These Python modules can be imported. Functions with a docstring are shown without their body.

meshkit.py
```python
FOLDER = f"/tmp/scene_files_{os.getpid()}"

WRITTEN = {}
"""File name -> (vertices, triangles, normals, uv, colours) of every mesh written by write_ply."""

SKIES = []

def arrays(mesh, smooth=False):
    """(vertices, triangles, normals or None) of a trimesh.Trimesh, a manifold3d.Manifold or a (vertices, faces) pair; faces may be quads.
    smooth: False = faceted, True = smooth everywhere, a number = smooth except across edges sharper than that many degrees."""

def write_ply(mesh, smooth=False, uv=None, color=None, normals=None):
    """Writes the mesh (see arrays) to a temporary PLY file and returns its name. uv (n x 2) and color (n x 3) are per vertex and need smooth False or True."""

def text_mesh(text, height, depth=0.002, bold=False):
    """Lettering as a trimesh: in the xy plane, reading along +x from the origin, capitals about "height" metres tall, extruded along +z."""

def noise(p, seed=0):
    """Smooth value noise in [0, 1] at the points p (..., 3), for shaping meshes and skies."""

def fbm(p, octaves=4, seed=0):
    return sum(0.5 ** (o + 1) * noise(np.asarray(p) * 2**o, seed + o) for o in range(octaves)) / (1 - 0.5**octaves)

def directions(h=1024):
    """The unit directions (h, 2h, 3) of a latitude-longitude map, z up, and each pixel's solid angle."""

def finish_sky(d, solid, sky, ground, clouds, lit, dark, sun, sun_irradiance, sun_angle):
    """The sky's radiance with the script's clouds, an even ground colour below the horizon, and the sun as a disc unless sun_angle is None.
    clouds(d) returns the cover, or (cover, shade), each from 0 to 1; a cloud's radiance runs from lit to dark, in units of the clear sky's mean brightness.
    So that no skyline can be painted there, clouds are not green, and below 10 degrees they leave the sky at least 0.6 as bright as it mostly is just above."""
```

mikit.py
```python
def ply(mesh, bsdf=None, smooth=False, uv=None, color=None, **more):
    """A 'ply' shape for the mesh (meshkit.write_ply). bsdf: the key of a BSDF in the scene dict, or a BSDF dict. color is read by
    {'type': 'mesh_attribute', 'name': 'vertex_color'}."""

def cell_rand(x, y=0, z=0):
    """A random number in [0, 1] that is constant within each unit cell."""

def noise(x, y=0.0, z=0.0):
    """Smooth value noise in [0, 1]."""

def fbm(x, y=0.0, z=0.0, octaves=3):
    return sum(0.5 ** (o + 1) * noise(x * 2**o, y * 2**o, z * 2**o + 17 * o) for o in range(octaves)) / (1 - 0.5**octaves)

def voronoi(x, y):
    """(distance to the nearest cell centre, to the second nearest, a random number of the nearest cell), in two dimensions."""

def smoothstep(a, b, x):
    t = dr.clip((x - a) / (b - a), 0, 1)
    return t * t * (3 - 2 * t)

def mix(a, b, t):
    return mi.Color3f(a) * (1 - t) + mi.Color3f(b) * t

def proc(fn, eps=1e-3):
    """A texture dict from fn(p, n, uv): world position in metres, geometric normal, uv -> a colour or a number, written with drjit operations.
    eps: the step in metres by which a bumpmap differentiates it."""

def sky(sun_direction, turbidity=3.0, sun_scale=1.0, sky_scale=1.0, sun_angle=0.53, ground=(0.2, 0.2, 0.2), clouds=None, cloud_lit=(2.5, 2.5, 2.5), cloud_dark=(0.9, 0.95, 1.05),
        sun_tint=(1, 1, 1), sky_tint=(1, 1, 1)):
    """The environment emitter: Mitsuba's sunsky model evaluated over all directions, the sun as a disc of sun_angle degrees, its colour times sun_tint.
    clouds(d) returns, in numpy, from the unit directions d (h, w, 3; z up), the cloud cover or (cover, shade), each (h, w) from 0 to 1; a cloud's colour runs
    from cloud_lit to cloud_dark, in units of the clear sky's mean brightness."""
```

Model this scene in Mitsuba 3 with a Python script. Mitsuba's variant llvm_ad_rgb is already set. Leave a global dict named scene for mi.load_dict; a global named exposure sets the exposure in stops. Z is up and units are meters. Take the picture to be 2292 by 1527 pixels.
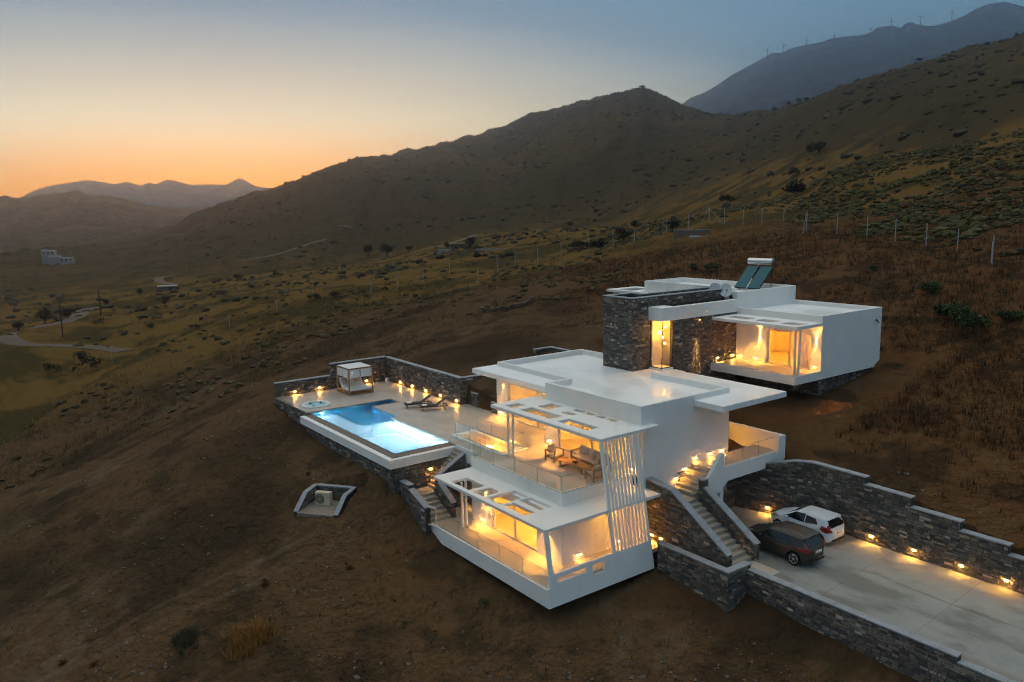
import math, numpy as np, trimesh, mitsuba as mi, drjit as dr, mikit, meshkit
import manifold3d as m3
from shapely.geometry import Polygon, box as sbox, Point
from shapely.ops import unary_union
from scipy.interpolate import PchipInterpolator, RBFInterpolator
from mikit import proc, noise, fbm, voronoi, cell_rand, smoothstep, mix
T = mi.ScalarTransform4f
scene, labels = {}, {}

# ------------------------------------------------------------------ camera, sky, exposure
CAM = np.array([28.87, -29.74, 14.13])          # a drone about 28 m above the slope; x runs along the villa, y up the hill
YAW, PITCH, ROLL = np.radians([143.5465, 9.1385, 0.9616])
# thin evening haze: one box of air round everything up to the far ranges
scene['haze_air'] = {'type': 'homogeneous', 'albedo': 0.95, 'sigma_t': {'type': 'rgb', 'value': [2.7e-4, 2.6e-4, 3.0e-4]}, 'phase': {'type': 'hg', 'g': 0.93}}
FWD = np.array([math.cos(PITCH) * math.cos(YAW), math.cos(PITCH) * math.sin(YAW), -math.sin(PITCH)])
_r = np.array([math.sin(YAW), -math.cos(YAW), 0.0])
_d = np.cross(FWD, _r)
RIGHT, DOWN = math.cos(ROLL) * _r + math.sin(ROLL) * _d, -math.sin(ROLL) * _r + math.cos(ROLL) * _d
scene['camera'] = {'type': 'perspective', 'fov': 65.53, 'near_clip': 0.5, 'medium': {'type': 'ref', 'id': 'haze_air'}, 'far_clip': 60000.0,
                   'to_world': T().look_at(origin=CAM.tolist(), target=(CAM + FWD).tolist(), up=(-DOWN).tolist())}
exposure = 5.5
DIM = 2.0 ** -5                                   # dusk: everything that gives light is dim and the exposure long
SUN_AZ, SUN_EL = math.radians(162.0), math.radians(4.0)   # the sun has just set behind the western ridge: no disc, only its glow
SKY_S, M_CLEAR = 3.5 * DIM, 0.0564


def sstep(a, b, x):
    t = np.clip((x - a) / (b - a), 0, 1)
    return t * t * (3 - 2 * t)


def dusk_veil(d):
    """Dusk haze over the clear sky: pale low down towards the sunset, blue higher up and away from it."""
    el = np.degrees(np.arcsin(np.clip(d[..., 2], 0, 1)))
    da = np.abs((np.degrees(np.arctan2(d[..., 1], d[..., 0])) - math.degrees(SUN_AZ) + 180) % 360 - 180)
    side = sstep(6, 60, da)
    streak = (meshkit.fbm(np.stack([da * 0.02, el * 0.5, el * 0 + 3.3], -1), 4) - 0.5) * sstep(0, 3, el) * (1 - sstep(14, 25, el))
    cover = 0.98 * sstep(1.9, 7.2, el + 3.5 * side + 0.8 * streak)
    east = sstep(60, 130, da)                                  # the half of the sky away from the sunset is bluer and dimmer
    shade = np.clip(0.95 * sstep(4.2, 14.0, el + 1.8 * streak + 3.4 * side) + 0.30 * side, 0, 0.97)
    shade = shade * (1 - (0.62 - 0.48 * east) * sstep(17, 50, el))
    return cover, shade


scene['sky'] = mikit.sky([math.cos(SUN_AZ) * math.cos(SUN_EL), math.sin(SUN_AZ) * math.cos(SUN_EL), math.sin(SUN_EL)], turbidity=3, sun_scale=0.0,
                         sky_scale=SKY_S, sky_tint=(1.0, 0.62, 0.0), clouds=dusk_veil, ground=(0.07, 0.05, 0.035),
                         cloud_lit=tuple(np.array([1.10, 0.97, 0.73]) / M_CLEAR), cloud_dark=tuple(np.array([0.036, 0.158, 0.290]) / M_CLEAR))

# ------------------------------------------------------------------ materials
def rgb(c): return {'type': 'rgb', 'value': list(map(float, c))}
def pbr(name, color, rough=0.6, spec=0.4, bump=None, scale=0.0, metallic=0.0, two=False, eps=0.01, clear=0.0):
    b = {'type': 'principled', 'base_color': color if isinstance(color, dict) else rgb(color), 'roughness': rough, 'specular': spec, 'metallic': metallic}
    if clear: b['clearcoat'] = clear
    if bump is not None: b = {'type': 'bumpmap', 'arbitrary': proc(bump, eps), 'scale': scale, 'bsdf': b}
    scene[name] = {'type': 'twosided', 'bsdf': b} if two else b


def f_plaster(p, n, uv):
    m = fbm(p.x * 0.9, p.y * 0.9, p.z * 0.9, 3)
    drip = smoothstep(0.60, 0.85, fbm(p.x * 2.2 + p.y * 2.2, p.z * 0.35, 5.0, 3))
    return mix((0.83, 0.80, 0.755), (0.72, 0.69, 0.645), 0.6 * m + 0.35 * drip)
def f_roofc(p, n, uv):
    m = fbm(p.x * 0.55, p.y * 0.55, 1.7, 4)
    d = smoothstep(0.52, 0.72, fbm(p.x * 0.33 + 9, p.y * 0.42, 4.1, 4))
    return mix((0.87, 0.86, 0.845), (0.68, 0.665, 0.64), 0.45 * m * m + 0.5 * d)
def f_roofr(p, n, uv):
    return 0.16 + 0.34 * smoothstep(0.40, 0.60, fbm(p.x * 0.5 + 3, p.y * 0.6, 8.1, 3))
def f_tile(p, n, uv):
    u, v = p.x / 0.9, p.y / 0.45
    r = cell_rand(dr.floor(u), dr.floor(v), 3)
    m = fbm(p.x * 1.3, p.y * 1.3, 2.0, 4)
    st = smoothstep(0.55, 0.8, fbm(p.x * 0.35 + 5, p.y * 0.5, 3.0, 4))
    c = mix((0.50, 0.435, 0.375), (0.39, 0.335, 0.28), 0.35 * r + 0.45 * m)
    c = mix(c, (0.33, 0.285, 0.24), 0.5 * st)
    fu, fv = dr.abs(u - dr.floor(u) - 0.5), dr.abs(v - dr.floor(v) - 0.5)
    line = dr.maximum(smoothstep(0.490, 0.499, fu), smoothstep(0.480, 0.498, fv))
    return mix(c, (0.30, 0.26, 0.22), 0.45 * line)
def f_conc(p, n, uv):
    m = fbm(p.x * 0.7, p.y * 0.7, 2.0, 4)
    g = fbm(p.x * 9.0, p.y * 9.0, 7.0, 3)
    st = smoothstep(0.46, 0.70, fbm(p.x * 0.45 + 2, p.y * 0.9, 6.0, 4))
    c = mix((0.385, 0.38, 0.35), (0.225, 0.225, 0.21), 0.55 * m + 0.35 * g)
    c = mix(c, (0.16, 0.15, 0.13), 0.7 * st)
    ty = smoothstep(0.20, 0.05, dr.abs(dr.abs(p.y - 4.9 - 0.4 * fbm(p.x * 0.2, 2.0, 1.0, 2)) - 0.75)) * smoothstep(0.35, 0.6, fbm(p.x * 0.8, p.y * 3, 4.0, 3))
    c = mix(c, (0.12, 0.11, 0.10), 0.5 * ty)
    c = mix(c, (0.20, 0.14, 0.09), 0.6 * smoothstep(0.9, 0.1, p.y - 1.2 + 1.2 * (m - 0.5)))
    j = dr.minimum(dr.abs(p.x - 9.45 + 0.06 * (p.y - 5)), dr.minimum(dr.abs(p.x - 13.75 + 0.06 * (p.y - 5)), dr.abs(p.x - 18.1)))
    j = dr.minimum(j, dr.abs(p.y - 5.6 + 0.08 * fbm(p.x * 1.1, 0.0, 1.0, 2)) + 0.03 * smoothstep(0.3, 0.5, fbm(p.x * 0.4, 3.0, 1.0, 2)))
    return mix(c, (0.15, 0.125, 0.10), 0.5 * (1 - smoothstep(0.008, 0.03, j)))
def f_grain(p, n, uv): return fbm(p.x * 14, p.y * 14, p.z * 14, 3)
def f_stone_b(p, n, uv): return fbm(p.x * 7, p.y * 7, p.z * 7, 4)
def f_rough_cap(p, n, uv):
    return mix((0.40, 0.415, 0.44), (0.22, 0.225, 0.235), fbm(p.x * 3.1, p.y * 3.1, p.z * 3.1, 4))
def f_wood(p, n, uv):
    g = fbm(p.x * 3, p.y * 3, p.z * 30, 3)
    return mix((0.36, 0.20, 0.10), (0.20, 0.105, 0.05), g)
def f_step(p, n, uv):
    return mix((0.47, 0.40, 0.32), (0.30, 0.25, 0.20), fbm(p.x * 2.3, p.y * 2.3, p.z * 2.3, 4))
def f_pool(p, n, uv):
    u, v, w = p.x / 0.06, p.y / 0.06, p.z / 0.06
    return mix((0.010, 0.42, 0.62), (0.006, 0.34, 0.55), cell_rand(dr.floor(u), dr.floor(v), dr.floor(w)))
def f_floor(p, n, uv):
    return mix((0.60, 0.80, 0.88), (0.54, 0.76, 0.86), fbm(p.x * 2, p.y * 2, 1.0, 3))
def f_water(p, n, uv): return fbm(p.x * 1.6, p.y * 2.1, 0.5, 2)


def f_soil(p, n, uv):
    """Bare red-brown earth round the villa, dry golden grass further out, grey-green phrygana on the hills; thorn bushes as dark flecks far away."""
    dx, dy = p.x - CAM[0], p.y - CAM[1]
    d = dr.sqrt(dx * dx + dy * dy)
    big = fbm(p.x * 0.021, p.y * 0.021, 3.0, 4)
    mid = fbm(p.x * 0.11 + 4, p.y * 0.11, 5.0, 4)
    fine = fbm(p.x * 1.1, p.y * 1.1, p.z * 0.4, 4)
    grit = fbm(p.x * 6.0, p.y * 6.0, 2.0, 3)
    pale = smoothstep(0.50, 0.72, fbm((p.x + 0.5 * p.y) * 0.28, (p.y - 0.5 * p.x) * 0.06, 9.0, 4))
    mot = fbm(p.x * 0.45 + 2, p.y * 0.45, p.z * 0.45, 4)
    dirt = mix((0.070, 0.038, 0.017), (0.132, 0.077, 0.038), 0.45 * fine + 0.55 * grit)
    dirt = mix(dirt, (0.150, 0.102, 0.060), 0.55 * pale * smoothstep(0.35, 0.7, fine))
    dirt = mix(dirt, (0.034, 0.022, 0.012), 0.75 * smoothstep(0.50, 0.72, mid))
    dirt = mix(dirt, (0.038, 0.026, 0.014), 0.70 * smoothstep(0.52, 0.66, mot))
    cx = p.x + 12.0 - 0.17 * (p.y + 11.0) - 0.5 * (fbm(p.y * 0.25, 1.0, 3.0, 2) - 0.5)
    rut = 1 - smoothstep(0.10, 0.32, dr.abs(dr.abs(cx) - 0.8) + 0.25 * (grit - 0.5))
    rut *= smoothstep(-31.0, -25.0, p.y) * smoothstep(-10.8, -13.0, p.y)
    dirt = mix(dirt, (0.165, 0.118, 0.078), 0.22 * rut)
    rust = mix((0.150, 0.060, 0.021), (0.086, 0.040, 0.015), fine)
    rust = mix(rust, (0.030, 0.020, 0.010), 0.75 * smoothstep(0.50, 0.64, mot))
    rust = mix(rust, (0.135, 0.074, 0.028), 0.55 * smoothstep(0.55, 0.70, 1 - mot))
    uphill = smoothstep(9.0, 24.0, p.y + 0.45 * (p.x + 8.0) + 10.0 * (mid - 0.5))
    near = mix(dirt, rust, 0.8 * uphill * smoothstep(0.25, 0.6, mid + 0.2))
    grass = mix((0.158, 0.088, 0.026), (0.068, 0.040, 0.014), smoothstep(0.35, 0.65, mid) * 0.8 + 0.3 * (fine - 0.5))
    green = mix((0.034, 0.034, 0.013), (0.070, 0.052, 0.020), fine)
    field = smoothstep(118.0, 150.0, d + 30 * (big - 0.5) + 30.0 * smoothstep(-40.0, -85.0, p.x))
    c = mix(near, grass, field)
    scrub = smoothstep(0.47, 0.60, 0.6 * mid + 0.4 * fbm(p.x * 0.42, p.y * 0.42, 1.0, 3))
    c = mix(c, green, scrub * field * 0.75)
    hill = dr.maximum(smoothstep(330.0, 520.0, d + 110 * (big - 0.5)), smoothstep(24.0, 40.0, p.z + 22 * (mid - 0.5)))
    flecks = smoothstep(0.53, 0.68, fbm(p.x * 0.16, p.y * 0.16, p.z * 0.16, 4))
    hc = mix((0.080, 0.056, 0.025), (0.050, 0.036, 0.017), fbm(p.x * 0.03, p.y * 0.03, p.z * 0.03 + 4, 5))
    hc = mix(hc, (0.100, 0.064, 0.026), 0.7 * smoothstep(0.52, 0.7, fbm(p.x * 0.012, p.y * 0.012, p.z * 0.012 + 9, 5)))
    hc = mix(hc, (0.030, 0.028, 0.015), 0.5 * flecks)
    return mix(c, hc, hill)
def f_soil_b(p, n, uv):
    return fbm(p.x * 2.2, p.y * 2.2, p.z * 2.2, 4) + 0.45 * fbm(p.x * 7.5 + 3, p.y * 7.5, p.z * 7.5, 3)
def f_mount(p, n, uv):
    return mix((0.008, 0.026, 0.040), (0.030, 0.052, 0.066), fbm(p.x * 0.010, p.y * 0.010, p.z * 0.010, 6))  # blue of the distant haze painted into the grey rock


VC = {'type': 'mesh_attribute', 'name': 'vertex_color'}
pbr('m_plaster', proc(f_plaster), 0.75, 0.3)
pbr('m_roof', proc(f_roofc), proc(f_roofr), 0.5)
pbr('m_tile', proc(f_tile), 0.42, 0.45)
pbr('m_conc', proc(f_conc), 0.8, 0.25, f_grain, 0.006)
pbr('m_stone', VC, 0.75, 0.35, f_stone_b, 0.035)
pbr('m_mortar', (0.060, 0.057, 0.053), 0.95, 0.1)
pbr('m_cap', proc(f_rough_cap), 0.7, 0.35, f_stone_b, 0.02)
pbr('m_teak', proc(f_wood), 0.55, 0.35)
pbr('m_dark_wood', (0.055, 0.028, 0.015), 0.5, 0.4)
pbr('m_step', proc(f_step), 0.6, 0.35)
pbr('m_frame', (0.58, 0.57, 0.55), 0.45, 0.4)
pbr('m_white', (0.72, 0.71, 0.70), 0.45, 0.4)
pbr('m_fabric', (0.47, 0.40, 0.33), 0.95, 0.1, f_grain, 0.01)
pbr('m_sheet', (0.70, 0.69, 0.67), 0.9, 0.1, two=True)
pbr('m_dark', (0.018, 0.018, 0.02), 0.55, 0.4)
pbr('m_rubber', (0.012, 0.012, 0.013), 0.85, 0.2)
pbr('m_steel', (0.62, 0.64, 0.67), 0.28, 0.5, metallic=1.0)
pbr('m_galv', (0.42, 0.43, 0.44), 0.5, 0.4, metallic=0.6)
pbr('m_panel', (0.014, 0.115, 0.150), 0.45, 0.25)
pbr('m_weir', (0.165, 0.115, 0.085), 0.5, 0.4)
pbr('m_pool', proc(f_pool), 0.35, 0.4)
pbr('m_pool_floor', proc(f_floor), 0.4, 0.4, two=True)
pbr('m_veg', VC, 0.8, 0.2, two=True)
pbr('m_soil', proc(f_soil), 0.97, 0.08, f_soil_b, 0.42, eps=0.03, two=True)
pbr('m_road', (0.120, 0.092, 0.068), 0.95, 0.1)
pbr('m_far_white', (0.30, 0.285, 0.26), 0.8, 0.2)
pbr('m_far_stone', (0.16, 0.12, 0.09), 0.9, 0.2)
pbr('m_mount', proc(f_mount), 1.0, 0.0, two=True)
pbr('m_interior', (0.70, 0.62, 0.50), 0.7, 0.3)
pbr('m_cabinet', (0.24, 0.10, 0.04), 0.5, 0.4)
pbr('m_art', (0.10, 0.05, 0.025), 0.5, 0.3)
pbr('m_ac', (0.60, 0.50, 0.36), 0.5, 0.3)
pbr('m_car_white', (0.66, 0.69, 0.72), 0.35, 0.5, clear=1.0)
pbr('m_car_grey', (0.030, 0.027, 0.025), 0.30, 0.5, metallic=0.35, clear=1.0)
pbr('m_car_glass', (0.006, 0.006, 0.007), 0.06, 0.7)
pbr('m_red', (0.26, 0.008, 0.008), 0.2, 0.6)
pbr('m_plate', (0.72, 0.72, 0.70), 0.5, 0.3)
pbr('m_blue', (0.02, 0.05, 0.25), 0.5, 0.3)
pbr('m_turbine', (0.20, 0.20, 0.21), 0.6, 0.3)
scene['m_glass'] = {'type': 'thindielectric', 'int_ior': 1.52}
scene['m_rail_glass'] = {'type': 'thindielectric', 'int_ior': 1.52, 'specular_transmittance': rgb((0.90, 0.945, 0.925))}
scene['m_glass_edge'] = {'type': 'principled', 'base_color': rgb((0.10, 0.16, 0.14)), 'roughness': 0.2}
scene['m_water'] = {'type': 'bumpmap', 'arbitrary': proc(f_water, 0.02), 'scale': 0.006, 'bsdf': {'type': 'dielectric', 'int_ior': 1.33, 'ext_ior': 1.0}}


def area(c): return {'type': 'area', 'radiance': rgb(np.array(c) * DIM)}
scene['haze'] = {'type': 'cube', 'to_world': T().translate([0, 0, 405]).scale([4700, 4700, 468]), 'bsdf': {'type': 'null'}, 'interior': {'type': 'ref', 'id': 'haze_air'}}
labels['haze'] = {'label': 'thin warm evening haze filling the air of the valley', 'category': 'haze', 'kind': 'stuff'}
WARM, WARMER = np.array([1.0, 0.50, 0.085]), np.array([1.0, 0.47, 0.045])


# ------------------------------------------------------------------ helpers
BOXF = np.array([[0, 2, 3, 1], [4, 5, 7, 6], [0, 1, 5, 4], [2, 6, 7, 3], [0, 4, 6, 2], [1, 3, 7, 5]])
BOXF = np.vstack([BOXF[:, [0, 1, 2]], BOXF[:, [0, 2, 3]]])
def box(x0, x1, y0, y1, z0, z1):
    v = np.array([[x, y, z] for z in (z0, z1) for y in (y0, y1) for x in (x0, x1)], float)
    return v, BOXF
def obox(c, size, ax=None):
    """A box of the given size about c, its axes the rows of ax."""
    v = (np.array([[x, y, z] for z in (-.5, .5) for y in (-.5, .5) for x in (-.5, .5)]) * np.array(size))
    return (v if ax is None else v @ np.asarray(ax)) + np.array(c), BOXF if ax is None or np.linalg.det(ax) > 0 else BOXF[:, ::-1]
def bar(p0, p1, w, h, side=None):
    p0, p1 = np.array(p0, float), np.array(p1, float)
    a = p1 - p0; L = np.linalg.norm(a); a = a / L
    s = np.cross(a, [0, 0, 1.0]) if side is None else np.array(side, float)
    if np.linalg.norm(s) < 1e-6: s = np.array([1.0, 0, 0])
    s = s / np.linalg.norm(s); u = np.cross(s, a)
    return obox((p0 + p1) / 2, (L, w, h), np.array([a, s, u]))
def tube(pts, r, n=8):
    pts = [np.array(p, float) for p in pts]; V, F = [], []
    r = np.broadcast_to(r, (len(pts),))
    for i, p in enumerate(pts):
        a = pts[min(i + 1, len(pts) - 1)] - pts[max(i - 1, 0)]; a = a / np.linalg.norm(a)
        s = np.cross(a, [0.0, 0, 1] if abs(a[2]) < 0.9 else [1.0, 0, 0]); s /= np.linalg.norm(s); u = np.cross(s, a)
        for k in range(n):
            t = 2 * math.pi * k / n; V.append(p + r[i] * (math.cos(t) * s + math.sin(t) * u))
    for i in range(len(pts) - 1):
        for k in range(n):
            a, b, c, d = i * n + k, i * n + (k + 1) % n, (i + 1) * n + (k + 1) % n, (i + 1) * n + k
            F += [[a, c, b], [a, d, c]]
    V += [pts[0], pts[-1]]; e = len(V)
    for k in range(n):
        F += [[e - 2, k, (k + 1) % n], [e - 1, (len(pts) - 1) * n + (k + 1) % n, (len(pts) - 1) * n + k]]
    return np.array(V), np.array(F)
def cat(parts):
    V, F, o = [], [], 0
    for v, f in parts:
        V.append(np.asarray(v, float)); F.append(np.asarray(f) + o); o += len(v)
    return np.vstack(V), np.vstack(F)
def prism(poly, z0, z1):
    """A shapely polygon (holes too) as a slab from z0 to z1."""
    out = []
    for g in getattr(poly, 'geoms', [poly]):
        m = trimesh.creation.extrude_polygon(g, z1 - z0, engine='earcut')
        out.append((np.array(m.vertices) + [0, 0, z0], np.array(m.faces)))
    return cat(out)
def slab_on(poly, O, U, W, N, t):
    """A polygon in the plane O + u U + w W, extruded by t along N (both caps)."""
    v, f = prism(poly, 0.0, t)
    U, W, N = (np.array(a, float) for a in (U, W, N))
    v2 = np.array(O, float) + v[:, :1] * U + v[:, 1:2] * W + v[:, 2:] * N
    return (v2, f if np.dot(np.cross(U, W), N) > 0 else f[:, ::-1])
def of_man(m):
    m = m.to_mesh(); return np.array(m.vert_properties[:, :3], float), np.array(m.tri_verts)
def to_man(v, f): return m3.Manifold(m3.Mesh(np.asarray(v, np.float32), np.asarray(f, np.uint32)))
def smooth_blob(v, f, it=8, length=None):
    m = trimesh.Trimesh(*((v, f) if length is None else of_man(to_man(v, f).refine_to_length(length))), process=True)
    trimesh.smoothing.filter_taubin(m, iterations=it)
    return np.array(m.vertices), np.array(m.faces)
def cushion(c, size, ax=None, r=0.05):
    """A soft box with rounded, slightly swollen faces."""
    m = trimesh.creation.box(extents=np.array(size) - 2 * r).subdivide().subdivide()
    n = np.array(m.vertices) / (np.array(size) / 2 - r)
    k = np.clip(1 - np.abs(n) ** 4, 0, 1)
    v = np.array(m.vertices) + np.sign(np.array(m.vertices)) * (np.abs(n) > 0.999) * r * (0.35 + 0.65 * np.stack([k[:, 1] * k[:, 2], k[:, 0] * k[:, 2], k[:, 0] * k[:, 1]], 1))
    return (v if ax is None else v @ np.asarray(ax)) + np.array(c), np.array(m.faces) if ax is None or np.linalg.det(ax) > 0 else np.array(m.faces)[:, ::-1]


USED = {}
def key(name):
    n = USED.get(name, -1) + 1; USED[name] = n
    return name if n == 0 else f'{name}_{n:03d}'
def add(name, mesh, mat, color=None, smooth=False, label=None, cat_=None, group=None, kind=None, emit=None, exact=False):
    k = name if exact else key(name)
    scene[k] = mikit.ply(mesh, mat, smooth=smooth, color=color)
    if emit is not None: scene[k]['emitter'] = area(emit)
    if label or kind or cat_: tag(k, label, cat_, group, kind)
    return k
def tag(k, label=None, cat_=None, group=None, kind=None):
    d = labels.setdefault(k, {})
    for a, b in (('label', label), ('category', cat_), ('group', group), ('kind', kind)):
        if b: d[a] = b
def thing(name, label, cat_, group=None):
    k = key(name); tag(k, label, cat_, group); return k


# ------------------------------------------------------------------ stone facing: every block a solid of its own
STONES = {}
def tone(rng, warm=0.0):
    base = np.array([[0.085, 0.086, 0.090], [0.125, 0.120, 0.112], [0.165, 0.150, 0.130], [0.105, 0.092, 0.080], [0.070, 0.071, 0.076], [0.31, 0.29, 0.255], [0.165, 0.162, 0.165]])
    c = base[rng.choice(7, p=[.22, .21, .15, .15, .14, .05, .08])] * rng.uniform(0.6, 1.35)
    return np.clip(c * np.array([1.16, 1.03, 0.92]), 0.02, 0.5)
def face_stones(holder, poly, O, U, N, course=(0.10, 0.19), length=(0.16, 0.46), seed=0, proud=(0.015, 0.05)):
    """Coursed rubble on one wall face: poly in (u, z); O the point u = 0, z = 0; U along the wall, N outwards."""
    rng = np.random.default_rng(seed)
    O, U, N, W = np.array(O, float), np.array(U, float), np.array(N, float), np.array([0, 0, 1.0])
    x0, z0, x1, z1 = poly.bounds
    z = z0
    flip = np.dot(np.cross(U, W), N) < 0
    while z < z1 - 0.02:
        h = rng.uniform(*course); x = x0 - rng.uniform(0, length[1])
        while x < x1:
            L = rng.uniform(*length) * rng.choice([1, 1, 1.35])
            cells = [(x, z, x + L, z + h)]
            if h > 0.17 and rng.random() < 0.22:
                q = h * rng.uniform(0.4, 0.6); cells = [(x, z, x + L, z + q), (x, z + q, x + L, z + h)]
            for a, b, c, d in cells:
                j = 0.018
                g = Polygon([(a + rng.uniform(.004, j), b + rng.uniform(.004, j)), (c - rng.uniform(.004, j), b + rng.uniform(.004, j)),
                             (c - rng.uniform(.004, j), d - rng.uniform(.004, j)), (a + rng.uniform(.004, j), d - rng.uniform(.004, j))]).intersection(poly)
                if g.is_empty or g.area < 0.003 or g.geom_type != 'Polygon': continue
                p = np.array(g.convex_hull.exterior.coords)[:-1]
                if Polygon(p).exterior.is_ccw is False: p = p[::-1]
                cen = p.mean(0); out = rng.uniform(*proud)
                top = cen + (p - cen) * (1 - 0.03 / max(0.08, math.sqrt(g.area)))
                n = len(p)
                v = np.vstack([O + q[0] * U + q[1] * W + N * 0.0 for q in p] + [O + q[0] * U + q[1] * W + N * (out * rng.uniform(0.75, 1.1)) for q in top])
                f = [[n, n + i, n + i + 1] for i in range(1, n - 1)]
                for i in range(n):
                    k = (i + 1) % n; f += [[i, k, n + k], [i, n + k, n + i]]
                f = np.array(f)
                STONES.setdefault(holder, []).append((v, f[:, ::-1] if flip else f, tone(rng), math.sqrt(g.area) / np.linalg.norm(v.mean(0) - CAM)))
            x += L
        z += h
def lay_stones(thing_key, holder=None, most=300):
    """The stones of a thing: the ones that show largest as parts, the others as one part."""
    holder = holder or thing_key
    st = sorted(STONES.pop(holder), key=lambda s: -s[3])
    for v, f, c, _ in st[:most]:
        add(thing_key + '__stone', (v, f), 'm_stone', color=np.tile(c, (len(v), 1)))
    rest = st[most:]
    if rest:
        m = cat([(v, f) for v, f, _, _ in rest])
        k = add(thing_key + '__small_stones', m, 'm_stone', color=np.vstack([np.tile(c, (len(v), 1)) for v, f, c, _ in rest]))
        tag(k, kind='stuff')


# ------------------------------------------------------------------ where a pixel of the 2292 x 1527 photograph points (to survey ridges and trees)
def ray(px, py): return (px - 1146) / 1780.48 * RIGHT + (py - 763.5) / 1780.48 * DOWN + FWD
def at_dist(px, py, d):
    r = ray(px, py); return CAM + r * d / math.hypot(r[0], r[1])

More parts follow.
